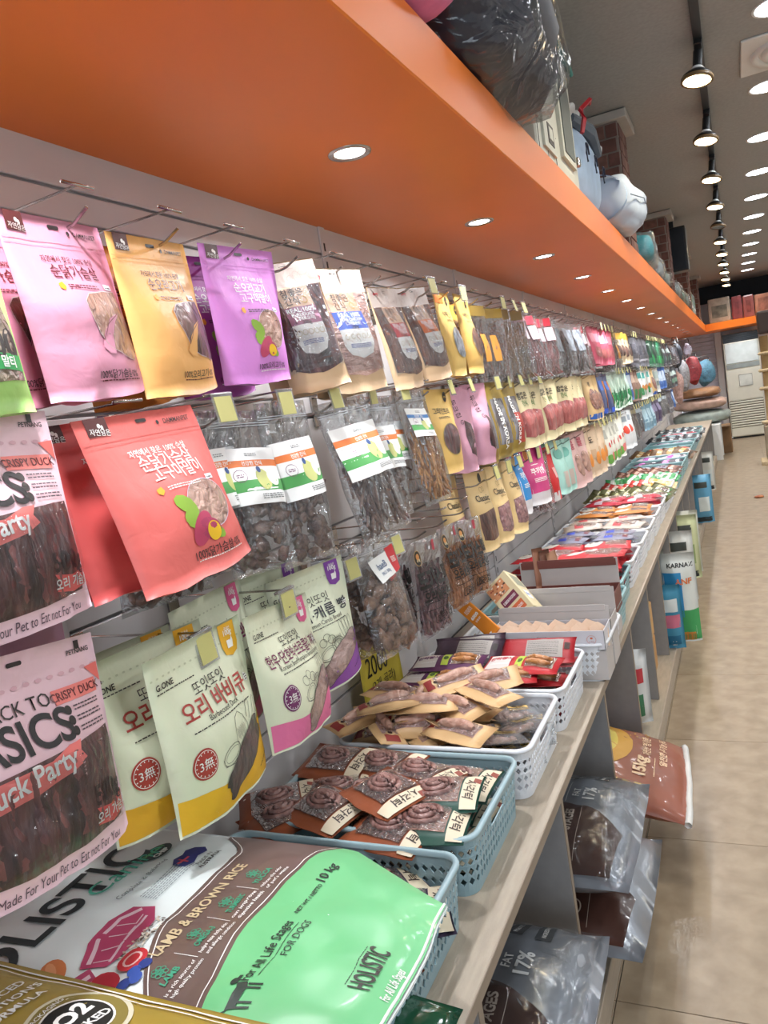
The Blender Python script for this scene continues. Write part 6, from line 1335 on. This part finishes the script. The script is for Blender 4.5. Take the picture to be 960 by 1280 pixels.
mk('louvre_backing', box(-W/2+.012, -.002, .19, W/2-.012, .002, .67), mat('louvre gap', '#6E6A5C'), AC)
mk('base_panel', bbox(-W/2+.01, -.008, .04, W/2-.01, .01, .18, .005), M_cream, AC)
# bedding stack past the counter end
CB = empty('low_cabinet', (-.60, 12.45, 0)); tag(CB, 'low white open cabinet at the far end of the counter', 'cabinet')
mk('top_panel', bbox(-.38, -.32, .50, .30, .32, .52, .002), M_white, CB); mk('side_panel', bbox(-.38, -.32, 0, .30, -.30, .50, .002), M_white, CB); mk('side_panel', bbox(-.38, .30, 0, .30, .32, .50, .002), M_white, CB); mk('back_panel', bbox(-.38, -.3, .0, -.36, .3, .5, .002), M_white, CB); mk('shelf', bbox(-.36, -.3, .22, .29, .3, .235, .002), M_white, CB)
tag(mk('cardboard_box', bbox(-.45, 13.0, 0, -.18, 13.5, .42, .006), mat('carton brown', '#8A6A48', rough=.7, var=.08)), 'brown cardboard box behind the low white cabinet', 'box')
mk('flap', bbox(-.45, 12.85, .415, -.18, 13.0, .422, .001), MATS['carton brown'], bpy.data.objects['cardboard_box'])
for i, (z, hh, ww, c, lb) in enumerate([(.52, .20, .80, '#8F9A94', 'grey round pet bed in clear wrap, bottom of the bedding stack'), (.735, .17, .74, '#B59688', 'beige and pink patterned pet bed, middle of the bedding stack'), (.92, .14, .60, '#8C6340', 'brown plush pet bed on top of the bedding stack')]):
    cushion(ww, .75, hh, mat('bed %d' % i, c, rough=.6, coat=.3, var=.15, scale=8, bump=.3, bscale=7), 'pet_bed', lb, (-.56, 12.75, z+hh/2), 40+i, amp=.08, wr=.05, cat='pet bed')
# carriers hung above the bedding
for i, (x, y, z, sx, sz, c, lb) in enumerate([(-.46, 13.2, 1.27, .26, .36, '#4F8099', 'blue pet backpack hanging above the bedding stack'), (-.62, 12.95, 1.34, .22, .40, '#8E2E36', 'red checked pet bag hanging behind the blue backpack'), (-.74, 12.3, 1.30, .18, .46, '#8E8E92', 'grey patterned pet carrier bag hanging by the wall'), (-.78, 12.0, 1.60, .14, .36, '#39404A', 'dark folded pet stroller cover hanging high by the wall'), (-.80, 11.9, 1.15, .16, .44, '#B08F88', 'beige folded pet blanket in clear wrap by the wall'), (-.66, 12.8, 1.66, .10, .18, '#C9C6DA', 'white and lilac pet harness pack hanging highest')]):
    o = mk('carrier_bag', blob((0, 0, 0), 1, i+3, 3, (sx*.56, .12, sz*.54), .28, 1.1), mat('carrier %d' % i, c, rough=.6, var=.15, scale=40, coat=.2, bump=.3, bscale=15), loc=(x, y, z), smooth=True); tag(o, lb, 'carrier bag')
    mk('strap', tube([(-sx*.3, 0, sz/2-.01), (-sx*.2, 0, sz/2+.07), (sx*.2, 0, sz/2+.07), (sx*.3, 0, sz/2-.01)], .008, 6), M_black, o, smooth=True); mk('front_pocket', bbox(-sx*.35, -.115, -sz*.4, sx*.35, -.095, sz*.1, .01, 2), MATS['carrier %d' % i], o)
    mk('hanging_rod', tube([(0, .0, sz/2+.07), (-1.0-x+.01, 0, sz/2+.075)], .004, 6), M_steel, o)
# cat tower at the frame edge
T = empty('cat_tower', (.33, 11.2, 0)); tag(T, 'beige cat tower with round platforms at the edge of the open floor', 'cat tower'); BG = mat('beige plush', '#C4B08E', rough=.9, var=.08, scale=40); RP = mat('sisal rope', '#A88E64', rough=.9, stretch=(1, 1, 12), scale=30)
mk('base_platform', bbox(-.16, -.22, 0, .30, .25, .05, .01, 2), BG, T)
mk('post', tube([(.0, 0, .05), (.0, 0, 1.64)], .05, 14), RP, T, smooth=True)
for k, z in enumerate((.52, .955, 1.185, 1.40)): mk('platform', lathe([(.0, .0), (.12-.01*k, 0), (.14-.01*k, .02), (.12-.01*k, .04), (0, .04)], 20, (.02, 0, z)), BG, T, smooth=True)
mk('cat_den', bbox(-.09, -.16, .06, .26, .20, .50, .02, 2), mat('den plush', '#9A8C78', rough=.9), T)
tag(mk('hanging_bag', bbox(.27, 11.08, 1.665, .50, 11.28, 1.95, .03, 2), mat('dark pack', '#3A2C28', rough=.5, bump=.3)), 'dark brown pack on top of the cat tower', 'pack')
# mirrored gondola across the aisle, outside the frame, is left out
